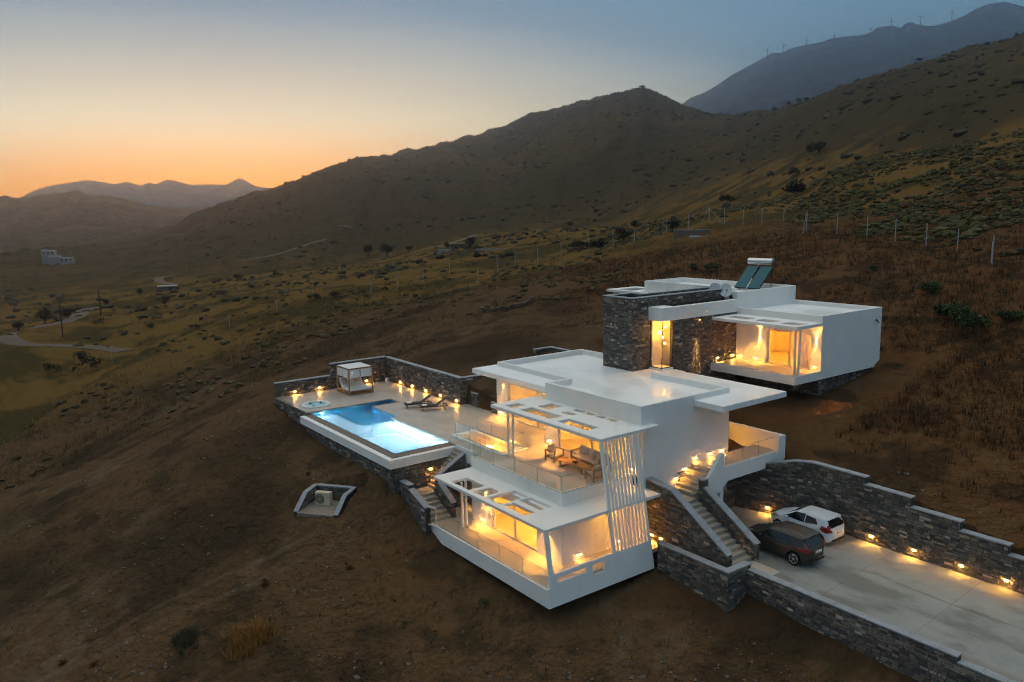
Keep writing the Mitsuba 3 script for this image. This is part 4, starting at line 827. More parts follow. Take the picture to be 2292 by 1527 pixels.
add(k + '__light', tube([(X0 + .005, -7.2, -.6), (X0 + .05, -7.2, -.6)], .06, 16), 'm_white', emit=np.array([0.85, 1.02, 1.10]) * 420)  # extra underwater lamp, added to brighten this end of the pool
# hot tub
k = thing('hot_tub', 'white built-in hot tub with bubbling water beside the pool', 'hot tub')
oc = Polygon([(-28.35, -7.2), (-27.75, -7.85), (-26.75, -7.85), (-26.35, -7.4), (-26.35, -6.35), (-26.9, -5.8), (-27.9, -5.8), (-28.35, -6.3)])
inn = oc.buffer(-.22)
add(k + '__rim', prism(oc.difference(inn), -.1, .10), 'm_white')
add(k + '__shell', cat([prism(inn.difference(inn.buffer(-.04)), -.75, .05), prism(inn, -.8, -.74)]), 'm_white')
add(k + '__water', prism(inn.buffer(-.045), -.74, -.02), 'm_tubwater')
add(k + '__light', obox((-27.3, -7.45, -.35), (.2, .03, .12)), 'm_white', emit=(9, 15, 14))
for p in ((-27.9, -7.0), (-27.6, -6.3), (-26.8, -7.2)): add(k + '__headrest', cushion((p[0], p[1], .07), (.30, .16, .12)), 'm_dark', smooth=50)
scene['m_tubwater'] = {'type': 'principled', 'base_color': rgb((0.30, 0.62, 0.60)), 'roughness': 0.12, 'specular': 0.5, 'spec_trans': 0.0}


# ------------------------------------------------------------------ lamps
def spot(name, p, d, I, cut, col=WARM):
    p, d = np.array(p, float), np.array(d, float)
    up = [0, 1, 0] if abs(d[2]) > .8 else [0, 0, 1]
    scene[name] = {'type': 'spot', 'to_world': T().look_at(origin=p.tolist(), target=(p + d).tolist(), up=up), 'intensity': rgb(col * I * DIM), 'cutoff_angle': float(cut), 'beam_width': float(cut * .93)}
ORD = ['first', 'second', 'third', 'fourth', 'fifth', 'sixth']
def floor_lamp(p, n, label, group=None, L=100.0):
    """A small hooded lamp low on a wall, shining down."""
    p, n = np.array(p, float), np.array(n, float); s = np.array([-n[1], n[0], 0]); ax = np.array([s, n, [0, 0, 1.0]])
    k = thing('wall_lamp', label, 'lamp', group)
    add(k + '__housing', cat([obox(p + n * .05 + [0, 0, .065], (.20, .10, .03), ax), obox(p + n * .012, (.18, .024, .13), ax)]), 'm_frame')
    add(k + '__lens', obox(p + n * .052 + [0, 0, .025], (.15, .055, .045), ax), 'm_white', emit=WARM * L)
def row(ps, n, what, group, L=100.0):
    for i, p in enumerate(ps): floor_lamp(p, n, f'{ORD[i]} small wall lamp from the left {what}', group, L)
row([(-31.80, -6.7, .27), (-31.80, -4.63, .27), (-31.80, -.38, .27)], (1, 0, 0), 'on the stone wall behind the day bed', 'lamps on the pool terrace walls', 210)
row([(-29.3, 1.55, .27), (-27.3, 1.55, .27), (-25.1, 1.55, .27), (-22.9, 1.55, .27), (-20.6, 1.55, .27)], (0, -1, 0), 'on the long stone wall behind the loungers', 'lamps on the pool terrace walls', 210)
floor_lamp((-20.16, 2.6, .27), (1, 0, 0), 'small lamp on the end return of the long terrace wall, left of the short steps', 'lamps on the pool terrace walls')
floor_lamp((-15.45, 1.94, .27), (0, -1, 0), 'small wall lamp under the up-and-down light, left of the dining doors', 'lamps on white walls')
floor_lamp((-7.85, .13, .27), (0, -1, 0), 'small wall lamp behind the lone armchair', 'lamps on white walls')
floor_lamp((-.7, .13, .27), (0, -1, 0), 'small wall lamp behind the slats of the upper screen', 'lamps on white walls')
floor_lamp((-7.0, -5.51, -3.12), (0, -1, 0), 'small wall lamp left of the lower sliding doors', 'lamps on white walls')
floor_lamp((-1.0, -5.51, -3.12), (0, -1, 0), 'small wall lamp right of the lower sliding doors', 'lamps on white walls')
floor_lamp((-.02, -4.4, -3.12), (1, 0, 0), 'small wall lamp left of the white side door on the lower deck', 'lamps on white walls')
row([(-.02, -1.6, -3.12), (.55, .36, -3.12), (1.2, .36, -3.12)], (0, -1, 0), 'behind the slats of the lower screen', 'lamps behind the lower screen')
row([(.004, 2.78, -.62), (.004, 3.46, -.23), (.004, 4.33, .24), (.004, 5.62, .24), (.004, 6.66, .24)], (1, 0, 0), 'on the white wall up the parking stairs', 'lamps up the parking stairs')
row([(-6.97, 14.73, 3.78), (-6.97, 16.36, 3.78)], (1, 0, 0), 'on the stone wall of the bedroom balcony', 'lamps on the bedroom balcony', 190)
row([(-6.53, 16.84, 3.76), (-5.27, 16.84, 3.76), (-.67, 16.84, 3.76)], (0, -1, 0), 'on the white wall of the bedroom balcony', 'lamps on the bedroom balcony', 30)
floor_lamp(np.array([.3, 8.1, 0]) + D1 * 1.75 + N1 * .05 + [0, 0, -3.12], N1, 'small wall lamp on the stone wall in front of the white car', 'lamps along the driveway', 300)
row([(8.0, 9.14, -3.08), (10.25, 9.14, -3.08), (12.55, 9.14, -3.08), (14.55, 9.14, -3.08)], (0, -1, 0), 'along the driveway behind the cars', 'lamps along the driveway', 300)
floor_lamp((-11.74, -6.1, -1.2), (1, 0, 0), 'small wall lamp under the pool ledge at the head of the garden stairs', None, 220)
floor_lamp((-9.4, -4.37, -3.1), (0, -1, 0), 'small wall lamp on the stone wall behind the twin posts of the lower deck')
floor_lamp((4.7, .83, -3.0), (0, 1, 0), 'small wall lamp at the foot of the parking stairs')
floor_lamp((-16.6, 4.6, 1.15), (-1, 0, 0), 'small wall lamp at the top of the short steps')
def sconce(p, label, I=14.0):
    p = np.array(p, float); k = thing('wall_light', label, 'lamp', 'up-and-down wall lights')
    add(k + '__body', box(p[0] - .05, p[0] + .05, p[1] - .10, p[1], p[2] - .06, p[2] + .06), 'm_frame')
    for s, nm in ((1, 'lens'), (-1, 'lens')):
        add(k + '__' + nm, box(p[0] - .035, p[0] + .035, p[1] - .085, p[1] - .02, p[2] + s * .07 - .008, p[2] + s * .07 + .008), 'm_white', emit=WARM * 30)
        spot(f'{k}_beam_{"up" if s > 0 else "down"}', p + [0, -.075, s * .09], (0, .10, s), I, 34)
sconce((-15.1, 1.95, 2.2), 'up-and-down wall light left of the dining doors')
sconce((-7.62, .14, 2.1), 'up-and-down wall light above the lone armchair')
sconce((-.62, .14, 2.1), 'up-and-down wall light behind the upper slatted screen')
sconce((-6.62, -5.5, -1.5), 'up-and-down wall light left of the lower sliding doors')
sconce((-1.25, -5.5, -1.5), 'up-and-down wall light right of the lower sliding doors')
sconce((-5.0, 16.85, 5.5), 'up-and-down wall light left of the bedroom doors', 30.0)
sconce((-.62, 16.85, 5.5), 'up-and-down wall light right of the bedroom doors', 30.0)
def downlight(p, I, cut, label):
    p = np.array(p, float); k = thing('downlight', label, 'lamp', 'downlights in the white slabs')
    add(k + '__ring', tube([p + [0, 0, -.004], p + [0, 0, -.02]], .06, 12), 'm_frame')
    spot(k + '_beam', p + [0, 0, -.03], (0.0001, 0, -1), I, cut)
downlight((-14.35, 1.05, 3.29), 25, 23, 'downlight under the roof edge at the far end of the living wing')
downlight((-9.0, 1.05, 3.29), 25, 23, 'downlight under the roof edge near the pergola')
downlight((-7.3, -1.62, 2.71), 21, 25, 'downlight in the terrace pergola above the lone armchair')
downlight((-4.5, -1.65, 2.71), 21, 25, 'downlight in the terrace pergola above the coffee table')
downlight((-6.0, -5.85, -.80), 18, 26, 'downlight in the lower pergola by the twin posts')
downlight((-.85, -6.24, -.80), 18, 26, 'downlight in the lower pergola near the leaning corner post')
downlight((-5.6, 16.2, 6.55), 8, 24, 'downlight in the balcony pergola at the stone wall')
downlight((-1.25, 16.1, 6.55), 8, 24, 'downlight in the balcony pergola by the twin posts')
k = thing('spotlight', 'spotlight high on the stone wall casting a bright streak down it', 'lamp')
add(k + '__bracket', box(-7.0, -6.72, 12.46, 12.54, 6.84, 6.88), 'm_dark'); add(k + '__body', tube([(-6.74, 12.5, 6.90), (-6.74, 12.5, 6.74)], .06, 12), 'm_dark'); add(k + '__lens', tube([(-6.74, 12.5, 6.735), (-6.74, 12.5, 6.72)], .045, 12), 'm_white', emit=WARM * 40)
spot(k + '_beam', (-6.74, 12.5, 6.70), (-.075, 0, -1), 450, 9.0, np.array([1, .62, .22]))
def panel(p, w, L, label, d=None, col=WARMER):
    k = thing('ceiling_lamp', label, 'lamp'); d = d or w
    add(k, box(p[0] - w / 2, p[0] + w / 2, p[1] - d / 2, p[1] + d / 2, p[2] - .05, p[2]), 'm_white', emit=col * L, exact=True)
panel((-4.0, 3.4, 3.27), .8, 99, 'ceiling lamp inside the living room'); panel((-11.6, 4.3, 3.27), .9, 51, 'ceiling lamp inside the dining room', col=WARM)
panel((-4.1, -3.5, -.81), .7, 99, 'ceiling lamp inside the lower room'); panel((-2.9, 19.2, 6.58), .7, 130, 'ceiling lamp inside the bedroom', col=np.array([1, .40, .03]))
panel((-1.3, 7.42, .70), .22, 130, 'lamp on the house wall behind the side balcony'); panel((-10.7, -2.5, -.25), .5, 51, 'lamp inside the light well', col=WARMER)
panel((-7.75, 10.6, 6.88), .4, 73, 'ceiling lamp of the stair hall', col=WARMER); panel((.5, -2.0, -.81), .25, 86, 'ceiling lamp in the passage behind the lower screen')
k = thing('pendant_lamp', 'cluster of glowing glass globes hanging in the corner window', 'lamp')
for x, y, z, r in ((-7.65, 9.55, 6.05, .12), (-7.35, 9.75, 6.45, .07), (-7.35, 9.55, 5.75, .07), (-7.5, 9.9, 5.3, .05)):
    s = trimesh.creation.icosphere(2, r); add(k + '__globe', (np.array(s.vertices) + [x, y, z], np.array(s.faces)), 'm_white', smooth=True, emit=WARM * 40)
    add(k + '__cord', tube([(x, y, z + r), (x, y, 6.88)], .008, 5), 'm_dark')

# ------------------------------------------------------------------ cars
def car(name, label, side, front, plan, L, W, wheels, wr, paint, windows, rearwin, shield, tails, heads, xr, yc, zg):
    """side in (x, z), x = 0 at the tail; front in (y, z); plan in (x, y). The body is where the three outlines meet, smoothed."""
    k = thing(name, label, 'car')
    def cs(p):
        p = np.array(p, float); a = (p[:, 0] * np.roll(p[:, 1], -1) - p[:, 1] * np.roll(p[:, 0], -1)).sum()
        return m3.CrossSection([p if a > 0 else p[::-1]])
    def tf(m, M): return m.transform(np.array(M, float))
    SX = tf(cs(side).extrude(3.0), [[1, 0, 0, 0], [0, 0, -1, 1.5], [0, 1, 0, 0]])
    FX = tf(cs(front).extrude(L + 1), [[0, 0, 1, -.5], [1, 0, 0, 0], [0, 1, 0, 0]])
    PX = cs(plan).extrude(3.0).translate([0, 0, -.5])
    body = SX ^ FX ^ PX
    v, f = smooth_blob(*of_man(body), it=14, length=0.075)
    body = to_man(v, f)
    def grown(a, b, c):
        o = np.array([L / 2, 0, .75]); return to_man((v - o) * [a, b, c] + o, f)
    arches = None
    for x in wheels:
        for s in (1, -1):
            c = tf(m3.CrossSection.circle(wr + .055, 36).extrude(.36), [[1, 0, 0, x], [0, 0, -1, s * (W / 2 - .12) + .18], [0, 1, 0, wr]])
            arches = c if arches is None else arches + c
    def place(mesh):
        a, b = of_man(mesh) if hasattr(mesh, 'to_mesh') else mesh
        return np.stack([xr - a[:, 0], yc - a[:, 1], zg + a[:, 2]], 1), b
    add(k + '__body', place(body - arches), paint, smooth=35)
    big = grown(1.0, 1.010, 1.0)
    for w in windows:
        g = tf(cs(w).extrude(3.0), [[1, 0, 0, 0], [0, 0, -1, 1.5], [0, 1, 0, 0]]) ^ big
        for s in (1, -1):
            add(k + '__side_window', place(g ^ m3.Manifold.cube([L, 1, 3]).translate([0, 0.12 if s > 0 else -1.12, 0])), 'm_car_glass', smooth=30)
    def frontal(poly, x0, x1, scale, nm, mat):
        g = tf(cs(poly).extrude(x1 - x0), [[0, 0, 1, x0], [1, 0, 0, 0], [0, 1, 0, 0]]) ^ grown(*scale)
        if g.num_tri(): add(k + '__' + nm, place(g), mat, smooth=30)
    frontal(rearwin, -.3, 1.0, (1.006, 1.0, 1.004), 'rear_window', 'm_car_glass')
    frontal(shield, L * .5, L * .80, (1.006, 1.0, 1.008), 'windscreen', 'm_car_glass')
    for p in tails:
        for s in (1, -1): frontal([(s * a, b) for a, b in (p if s > 0 else p[::-1])], -.3, .62, (1.014, 1.012, 1.0), 'tail_light', 'm_red')
    for p in heads:
        for s in (1, -1): frontal([(s * a, b) for a, b in (p if s > 0 else p[::-1])], L - .75, L + .2, (1.010, 1.012, 1.0), 'headlight', 'm_steel')
    for x in wheels:
        for s in (1, -1):
            yy = s * (W / 2 - .125)
            wk = add(k + '__wheel', place(tube([(x, yy - .10, wr), (x, yy - .095, wr), (x, yy + .095, wr), (x, yy + .10, wr)], [wr * .9, wr, wr, wr * .9], 30)), 'm_rubber', smooth=40)
            o = yy + s * .104; sp = [tube([(x + wr * .66 * math.cos(t), o, wr + wr * .66 * math.sin(t)) for t in np.linspace(0, 2 * math.pi, 31)], .02, 6)]
            for i in range(5):
                for dt in (-.13, .13):
                    t = 2 * math.pi * i / 5 + .3 + dt; sp.append(bar((x + .05 * math.cos(t), o, wr + .05 * math.sin(t)), (x + wr * .65 * math.cos(t), o, wr + wr * .65 * math.sin(t)), .03, .018, (0, 1, 0)))
            sp.append(tube([(x, o - .01, wr), (x, o + .012, wr)], .06, 14))
            add(wk + '__rim', place(cat(sp)), 'm_steel')
    pl = k + '__number_plate'
    pz, px_ = rearwin[0][1] - .26, -.012
    add(pl, place(obox((px_, 0, pz), (.03, .52, .115))), 'm_plate'); add(pl + '__band', place(obox((px_ - .016, .235, pz), (.004, .05, .11))), 'm_blue')
    t = meshkit.text_mesh('IPK 2740' if 'grey' in label else 'HPO 6138', .06, .003); tv = np.array(t.vertices); tv -= tv.mean(0)
    add(pl + '__lettering', place((np.stack([px_ - .0165 - tv[:, 2], -tv[:, 0] * .8 - .03, pz + tv[:, 1]], 1), np.array(t.faces))), 'm_dark')
    for s in (1, -1): add(k + '__mirror', place(cushion((L * .655, s * (W / 2 + .06), front[3][1] + .06), (.13, .2, .14), r=.03)), paint, smooth=50)
    add(k + '__bumper_trim', place(obox((.035, 0, .33), (.07, W * .62, .10))), 'm_dark')
    return k
rr = lambda L, W, r: [(.10, -W / 2 + r), (.10 + r * .5, -W / 2 + .05), (.8, -W / 2), (L - .9, -W / 2), (L - .3, -W / 2 + .16), (L, -W / 2 + .5), (L, W / 2 - .5), (L - .3, W / 2 - .16), (L - .9, W / 2), (.8, W / 2), (.10 + r * .5, W / 2 - .05), (.10, W / 2 - r), (0, W / 2 - r - .22), (0, -W / 2 + r + .22)]
car('parked_car', 'dark grey small crossover parked beside the stairs wall', [(.06, .42), (0, .55), (.02, .88), (.16, 1.02), (.46, 1.36), (.30, 1.47), (.45, 1.54), (1.0, 1.60), (1.7, 1.61), (2.25, 1.54), (2.95, 1.10), (3.3, 1.03), (3.85, .92), (4.1, .74), (4.13, .42), (3.95, .25), (.25, .27)],
    [(-.80, .2), (-.91, .45), (-.91, .82), (-.87, .98), (-.70, 1.42), (-.55, 1.58), (-.3, 1.62), (.3, 1.62), (.55, 1.58), (.70, 1.42), (.87, .98), (.91, .82), (.91, .45), (.80, .2)][::-1], rr(4.13, 1.82, .28), 4.13, 1.82, (.80, 3.33), .355, 'm_car_grey',
    [[(.98, 1.04), (1.75, 1.03), (1.75, 1.42), (1.22, 1.40), (1.02, 1.24)], [(1.80, 1.03), (2.85, 1.06), (2.32, 1.43), (1.80, 1.46)]], [(-.60, 1.04), (.60, 1.04), (.56, 1.20), (.46, 1.37), (-.46, 1.37), (-.56, 1.20)], [(-.66, 1.12), (.66, 1.12), (.56, 1.48), (-.56, 1.48)],
    [[(.54, .80), (.74, .78), (.90, .86), (.90, .98), (.78, 1.06), (.66, 1.24), (.60, 1.24), (.66, 1.0), (.56, .92)]], [[(.40, .86), (.86, .90), (.86, 1.02), (.55, 1.0)]], 7.78, 4.55, -3.498)
car('parked_car', 'white three-door hatchback parked against the stone retaining wall', [(.05, .34), (0, .50), (.03, .82), (.14, .96), (.40, 1.30), (.26, 1.41), (.40, 1.45), (.9, 1.50), (1.55, 1.50), (2.1, 1.43), (2.95, .99), (3.3, .93), (3.75, .80), (3.95, .58), (3.96, .36), (3.85, .22), (.2, .22)],
    [(-.78, .18), (-.87, .42), (-.87, .82), (-.83, .95), (-.66, 1.36), (-.52, 1.48), (-.25, 1.51), (.25, 1.51), (.52, 1.48), (.66, 1.36), (.83, .95), (.87, .82), (.87, .42), (.78, .18)][::-1], rr(3.96, 1.74, .26), 3.96, 1.74, (.70, 3.19), .31, 'm_car_white',
    [[(.80, 1.06), (1.55, .96), (1.55, 1.36), (1.0, 1.30)], [(1.60, .955), (2.82, .98), (2.2, 1.35), (1.60, 1.39)]], [(-.58, .98), (.58, .98), (.62, 1.10), (.48, 1.32), (-.48, 1.32), (-.62, 1.10)], [(-.62, 1.03), (.62, 1.03), (.52, 1.40), (-.52, 1.40)],
    [[(.56, .78), (.84, .76), (.86, .92), (.74, 1.14), (.62, 1.14), (.66, .96)]], [[(.35, .74), (.84, .78), (.84, .90), (.60, .90)]], 7.0, 7.72, -3.498)


# ------------------------------------------------------------------ furniture and things on the terraces
def seat(loc, ang, w, label, cat_, n_back, pillows, group=None):
    """Teak armchair or sofa with loose cushions; local +y is the way it faces."""
    k = thing('sofa' if w > 1.2 else 'armchair', label, cat_, group)
    ca_, sa_ = math.cos(ang), math.sin(ang); AX_ = np.array([[ca_, sa_, 0], [-sa_, ca_, 0], [0, 0, 1]])
    def P(m): return (m[0] @ AX_ + np.array(loc), m[1])
    d = .80; fr = []
    for s in (-1, 1):
        x = s * (w / 2 - .04)
        fr += [obox((x, d / 2 - .04, .31), (.07, .07, .62)), obox((x, -d / 2 + .04, .33), (.07, .07, .66)), obox((x, 0, .64), (.09, d, .045)), obox((x, 0, .25), (.05, d - .1, .07))]
    fr += [obox((0, d / 2 - .05, .25), (w - .1, .05, .08)), obox((0, -d / 2 + .05, .25), (w - .1, .05, .08)), obox((0, -d / 2 + .03, .62), (w - .1, .04, .08))]
    add(k + '__frame', P(cat(fr)), 'm_teak')
    n = n_back
    for i in range(n):
        cw = (w - .2) / n; x = -w / 2 + .1 + cw * (i + .5)
        add(k + '__seat_cushion', P(cushion((x, .03, .36), (cw - .01, d - .1, .16))), 'm_fabric', smooth=60)
        t = math.radians(16); ax = np.array([[1, 0, 0], [0, math.cos(t), math.sin(t)], [0, -math.sin(t), math.cos(t)]])
        add(k + '__back_cushion', P(cushion((x, -.24, .66), (cw - .03, .17, .48), ax)), 'm_fabric', smooth=60)
    for x in pillows:
        t = math.radians(24); ax = np.array([[1, 0, 0], [0, math.cos(t), math.sin(t)], [0, -math.sin(t), math.cos(t)]])
        add(k + '__pillow', P(cushion((x, -.06, .62), (.42, .13, .40), ax)), 'm_fabric', smooth=60)
seat((-5.35, -1.55, 0), -math.pi / 2 + .12, .82, 'lone wooden armchair with beige cushions at the far end of the coffee table', 'armchair', 1, [])
seat((-3.35, -.62, 0), math.pi - .04, 2.55, 'long wooden outdoor sofa with beige cushions before the living room doors', 'sofa', 3, [-.15])
seat((-1.35, -2.05, 0), math.pi / 2 - .1, .82, 'wooden armchair with beige cushions half hidden by the leaning slatted screen', 'armchair', 1, [])
k = thing('coffee_table', 'low rectangular wooden coffee table on the living terrace', 'table')
for i in range(6): add(k + '__plank', obox((-3.3, -2.12 + i * .128, .40), (2.35, .12, .035)), 'm_teak')
for x in (-4.2, -2.4):
    add(k + '__leg', cat([obox((x, -2.05, .19), (.08, .08, .38)), obox((x, -1.55, .19), (.08, .08, .38)), obox((x, -1.8, .04), (.10, .6, .06)), obox((x, -1.8, .36), (.08, .56, .045))]), 'm_teak')
k = thing('tray', 'small dark tray with glasses on the coffee table', 'tray')
add(k + '__base', obox((-3.25, -1.8, .428), (.36, .26, .02)), 'm_dark')
for x, y in ((-3.35, -1.85), (-3.2, -1.75), (-3.12, -1.86)): add(k + '__glass', tube([(x, y, .44), (x, y, .54)], .035, 10), 'm_dark_wood')
def lounger(foot, head, label):
    k = thing('sun_lounger', label, 'sun lounger', 'loungers by the pool')
    a = np.array([head[0] - foot[0], head[1] - foot[1], 0.0]); Ln = 2.05; a /= np.linalg.norm(a); s = np.array([-a[1], a[0], 0]); o = np.array([foot[0], foot[1], 0.0])
    def q(u, w, z): return o + a * u + s * w + np.array([0, 0, z])
    add(k + '__frame', cat([bar(q(0, w, .30), q(Ln, w, .30), .05, .07) for w in (-.32, .32)] + [bar(q(u, -.32, .30), q(u, .32, .30), .05, .05) for u in (.05, 1.2, 2.0)]), 'm_dark_wood')
    for u, w in ((.25, -.31), (.25, .31), (1.75, -.31), (1.75, .31)): add(k + '__leg', bar(q(u + (.08 if u > 1 else -.08), w, 0), q(u, w, .29), .05, .05), 'm_dark_wood')
    add(k + '__seat', bar(q(.03, 0, .345), q(1.28, 0, .345), .60, .03), 'm_dark'); add(k + '__backrest', bar(q(1.25, 0, .35), q(1.95, 0, .86), .60, .03), 'm_dark')
    add(k + '__support', cat([bar(q(1.62, w, .58), q(1.9, w, .30), .03, .03) for w in (-.27, .27)]), 'm_dark_wood')
    t = thing('towel', 'folded white towel on the ' + ('left' if 'left' in label else 'right') + ' dark lounger', 'towel', 'towels on the loungers')
    add(t, cushion(q(.35, 0, .395), (.40, .44, .08), np.array([a, s, [0, 0, 1.0]]), r=.03), 'm_sheet', smooth=60, exact=True)
lounger((-22.1, -2.1), (-21.25, -.1), 'left of the two dark wooden sun loungers by the pool')
lounger((-20.7, -1.6), (-19.85, .35), 'right of the two dark wooden sun loungers, nearer the house')
k = thing('day_bed', 'square wooden canopy day bed with white cloth sides on the pool terrace', 'day bed')
bx0, bx1, by0, by1, bh = -30.65, -28.45, -3.5, -1.45, 2.18
for x in (bx0, bx1):
    for y in (by0, by1): add(k + '__post', box(x - .05, x + .05, y - .05, y + .05, 0, bh), 'm_teak')
fr = []
for z in (.06, .30, bh - .05):
    fr += [box(bx0, bx1, y - .035, y + .035, z - .05, z + .05) for y in (by0, by1)] + [box(x - .035, x + .035, by0, by1, z - .05, z + .05) for x in (bx0, bx1)]
add(k + '__rail', cat(fr), 'm_teak')
add(k + '__canopy', box(bx0 + .05, bx1 - .05, by0 + .05, by1 - .05, bh - .03, bh), 'm_sheet')
for i, (a, b, c, d) in enumerate([(bx0 + .06, -29.6, by0, by0 + .02), (-29.5, bx1 - .06, by0, by0 + .02), (bx1 - .02, bx1, by0 + .06, -2.55), (bx1 - .02, bx1, -2.45, by1 - .06), (bx0, bx0 + .02, by0 + .06, by1 - .06), (bx0 + .06, bx1 - .06, by1 - .02, by1)]):
    add(k + '__side_cloth', box(a, b, c, d, bh - .78, bh - .08), 'm_sheet')
cv = [(bx0 + .12, 1.18), (bx0 + .30, .86), (bx0 + .55, .58), (bx0 + .9, .45), (bx1 - .08, .43)]
mt = Polygon(cv + [(x + .03, z - .16) for x, z in cv[::-1]])
add(k + '__mattress', slab_on(mt, (0, by0 + .08, 0), (1, 0, 0), (0, 0, 1), (0, 1, 0), by1 - by0 - .16), 'm_sheet')
for y in (-3.0, -2.0): add(k + '__cushion', cushion((bx0 + .42, y, .92), (.55, .6, .14), np.array([[.62, 0, -.78], [0, 1, 0], [.78, 0, .62]])), 'm_fabric', smooth=60)
k = thing('bucket', 'small white ceramic jar in the far corner of the pool terrace', 'jar')
add(k + '__body', tube([(-31.1, 1.2, 0), (-31.1, 1.2, .12), (-31.1, 1.2, .34), (-31.1, 1.2, .42)], [.10, .16, .15, .09], 14), 'm_white', smooth=50)
k = thing('gate', 'white-framed glass gate at the end of the lower deck', 'gate')
g0, g1 = np.array([-8.88, -8.02, -3.4]), np.array([-8.28, -7.86, -3.4]); u = [0, 0, 1.0]
add(k + '__frame', cat([bar(g0, g0 + [0, 0, 1.15], .05, .05), bar(g1, g1 + [0, 0, 1.15], .05, .05), bar(g0 + [0, 0, 1.12], g1 + [0, 0, 1.12], .05, .06), bar(g0 + [0, 0, .05], g1 + [0, 0, .05], .05, .06)]), 'm_white')
add(k + '__pane', (np.array([g0 + [0, 0, .08], g1 + [0, 0, .08], g1 + [0, 0, 1.1], g0 + [0, 0, 1.1]]), np.array([[0, 1, 2, 3]])), 'm_rail_glass')
# solar water heater and dishes on the roof
k = thing('solar_heater', 'solar water heater with two blue panels and a silver tank on the upper roof', 'solar heater')
e = np.array([2.3, .14, 0]); e /= np.linalg.norm(e); b0, t0 = np.array([-11.1, 21.7, 8.02]), np.array([-11.22, 23.55, 9.62]); sl = t0 - b0; sl_n = sl / np.linalg.norm(sl); nn = np.cross(e, sl_n)
for i in (0, 1):
    c = b0 + e * (.53 + 1.2 * i) + sl / 2
    add(k + '__panel', obox(c + nn * .055, (1.0, np.linalg.norm(sl) - .08, .02), np.array([e, sl_n, nn])), 'm_panel')
    add(k + '__panel_frame', obox(c, (1.07, np.linalg.norm(sl), .09), np.array([e, sl_n, nn])), 'm_dark')
tk = np.array([-11.35, 23.85, 10.0])
add(k + '__tank', tube([tk - e * .02, tk, tk + e * 2.15, tk + e * 2.17], [.22, .27, .27, .22], 28), 'm_steel', smooth=40)
add(k + '__stand', cat([bar(tk + e * u_ + [0, .12, -.2], tk + e * u_ + [0, .12, -2.14], .04, .04) for u_ in (.25, 1.95)] + [bar(tk + e * u_ + [0, .12, -2.1], b0 + e * u_ + [0, 0, -.1], .04, .04) for u_ in (.25, 1.95)]), 'm_dark')
add(k + '__pipe', tube([b0 + e * 1.13 + nn * .06 + [0, 0, .02], b0 + e * 1.13 + sl * .42 + nn * .08], .035, 8), 'm_steel'); add(k + '__pipe', tube([tk + e * 1.1 + [0, -.27, -.05], tk + e * 1.08 + [0, -.36, -.3]], .04, 8), 'm_steel')
def dish(p, label):
    k = thing('satellite_dish', label, 'satellite dish', 'dishes on the roof'); p = np.array(p, float)
    n = np.array([.72, -.66, .22]); n /= np.linalg.norm(n); s = np.cross([0, 0, 1.0], n); s /= np.linalg.norm(s); u = np.cross(n, s)
    V, F = [], []; R, m = 9, 28
    for i in range(R):
        r = .50 * i / (R - 1)
        for j in range(m): t = 2 * math.pi * j / m; V.append(p + s * r * math.cos(t) * .92 + u * r * math.sin(t) + n * (r * r * .5 - .1))
    for i in range(R - 1):
        for j in range(m): a, b = i * m + j, i * m + (j + 1) % m; F += [[a, a + m, b + m], [a, b + m, b]]
    V = np.array(V); V2 = V - n * .02; F = np.array(F)
    add(k + '__reflector', (np.vstack([V, V2]), np.vstack([F, F[:, ::-1] + len(V)])), 'm_white', smooth=50)
    add(k + '__arm', cat([bar(p - u * .45, p + n * .55 - u * .1, .02, .02), obox(p + n * .58 - u * .08, (.07, .07, .10))]), 'm_dark')
    add(k + '__mast', tube([p - n * .12, p - n * .15 - [0, 0, .8]], .03, 8), 'm_galv')
dish((-8.95, 16.75, 8.35), 'left of the two white satellite dishes on the stone wall'); dish((-8.0, 16.75, 8.38), 'right of the two white satellite dishes, beside the white wall')
k = thing('security_camera', 'small dark camera near the back edge of the white side wall', 'camera')
add(k + '__body', tube([(-.2, 23.3, 6.35), (-.05, 23.25, 6.3), (.12, 23.05, 6.25)], .05, 8), 'm_dark'); add(k + '__bracket', bar((-.24, 23.4, 6.42), (-.1, 23.3, 6.33), .04, .04), 'm_dark')


# ------------------------------------------------------------------ plants
def leaves(c, r, n, s, col, rng, clumps=9, flat=1.0):
    """Leaf-sized triangles gathered in clumps through a crown: (vertices, faces, colours)."""
    c, r = np.array(c, float), np.broadcast_to(np.array(r, float), (3,))
    d = rng.normal(size=(clumps, 3)); d /= np.linalg.norm(d, axis=1, keepdims=True); d[:, 2] = np.abs(d[:, 2]) * flat
    cc = d * rng.uniform(.25, .78, (clumps, 1)); k = rng.integers(0, clumps, n)
    p = rng.normal(size=(n, 3)); p /= np.linalg.norm(p, axis=1, keepdims=True)
    p = (cc[k] + p * (rng.random((n, 1)) ** .4) * rng.uniform(.30, .48, (clumps, 1))[k]) * r + c
    a, b = rng.normal(size=(n, 3)), rng.normal(size=(n, 3))
    v = np.stack([p, p + a * s * .6, p + b * s * .6], 1).reshape(-1, 3)
    shade = rng.uniform(.65, 1.35, clumps)[k] * rng.uniform(.75, 1.25, n)
    return v, np.arange(3 * n).reshape(-1, 3), np.clip(np.repeat(np.array(col)[None] * shade[:, None], 3, 0), .004, .6)
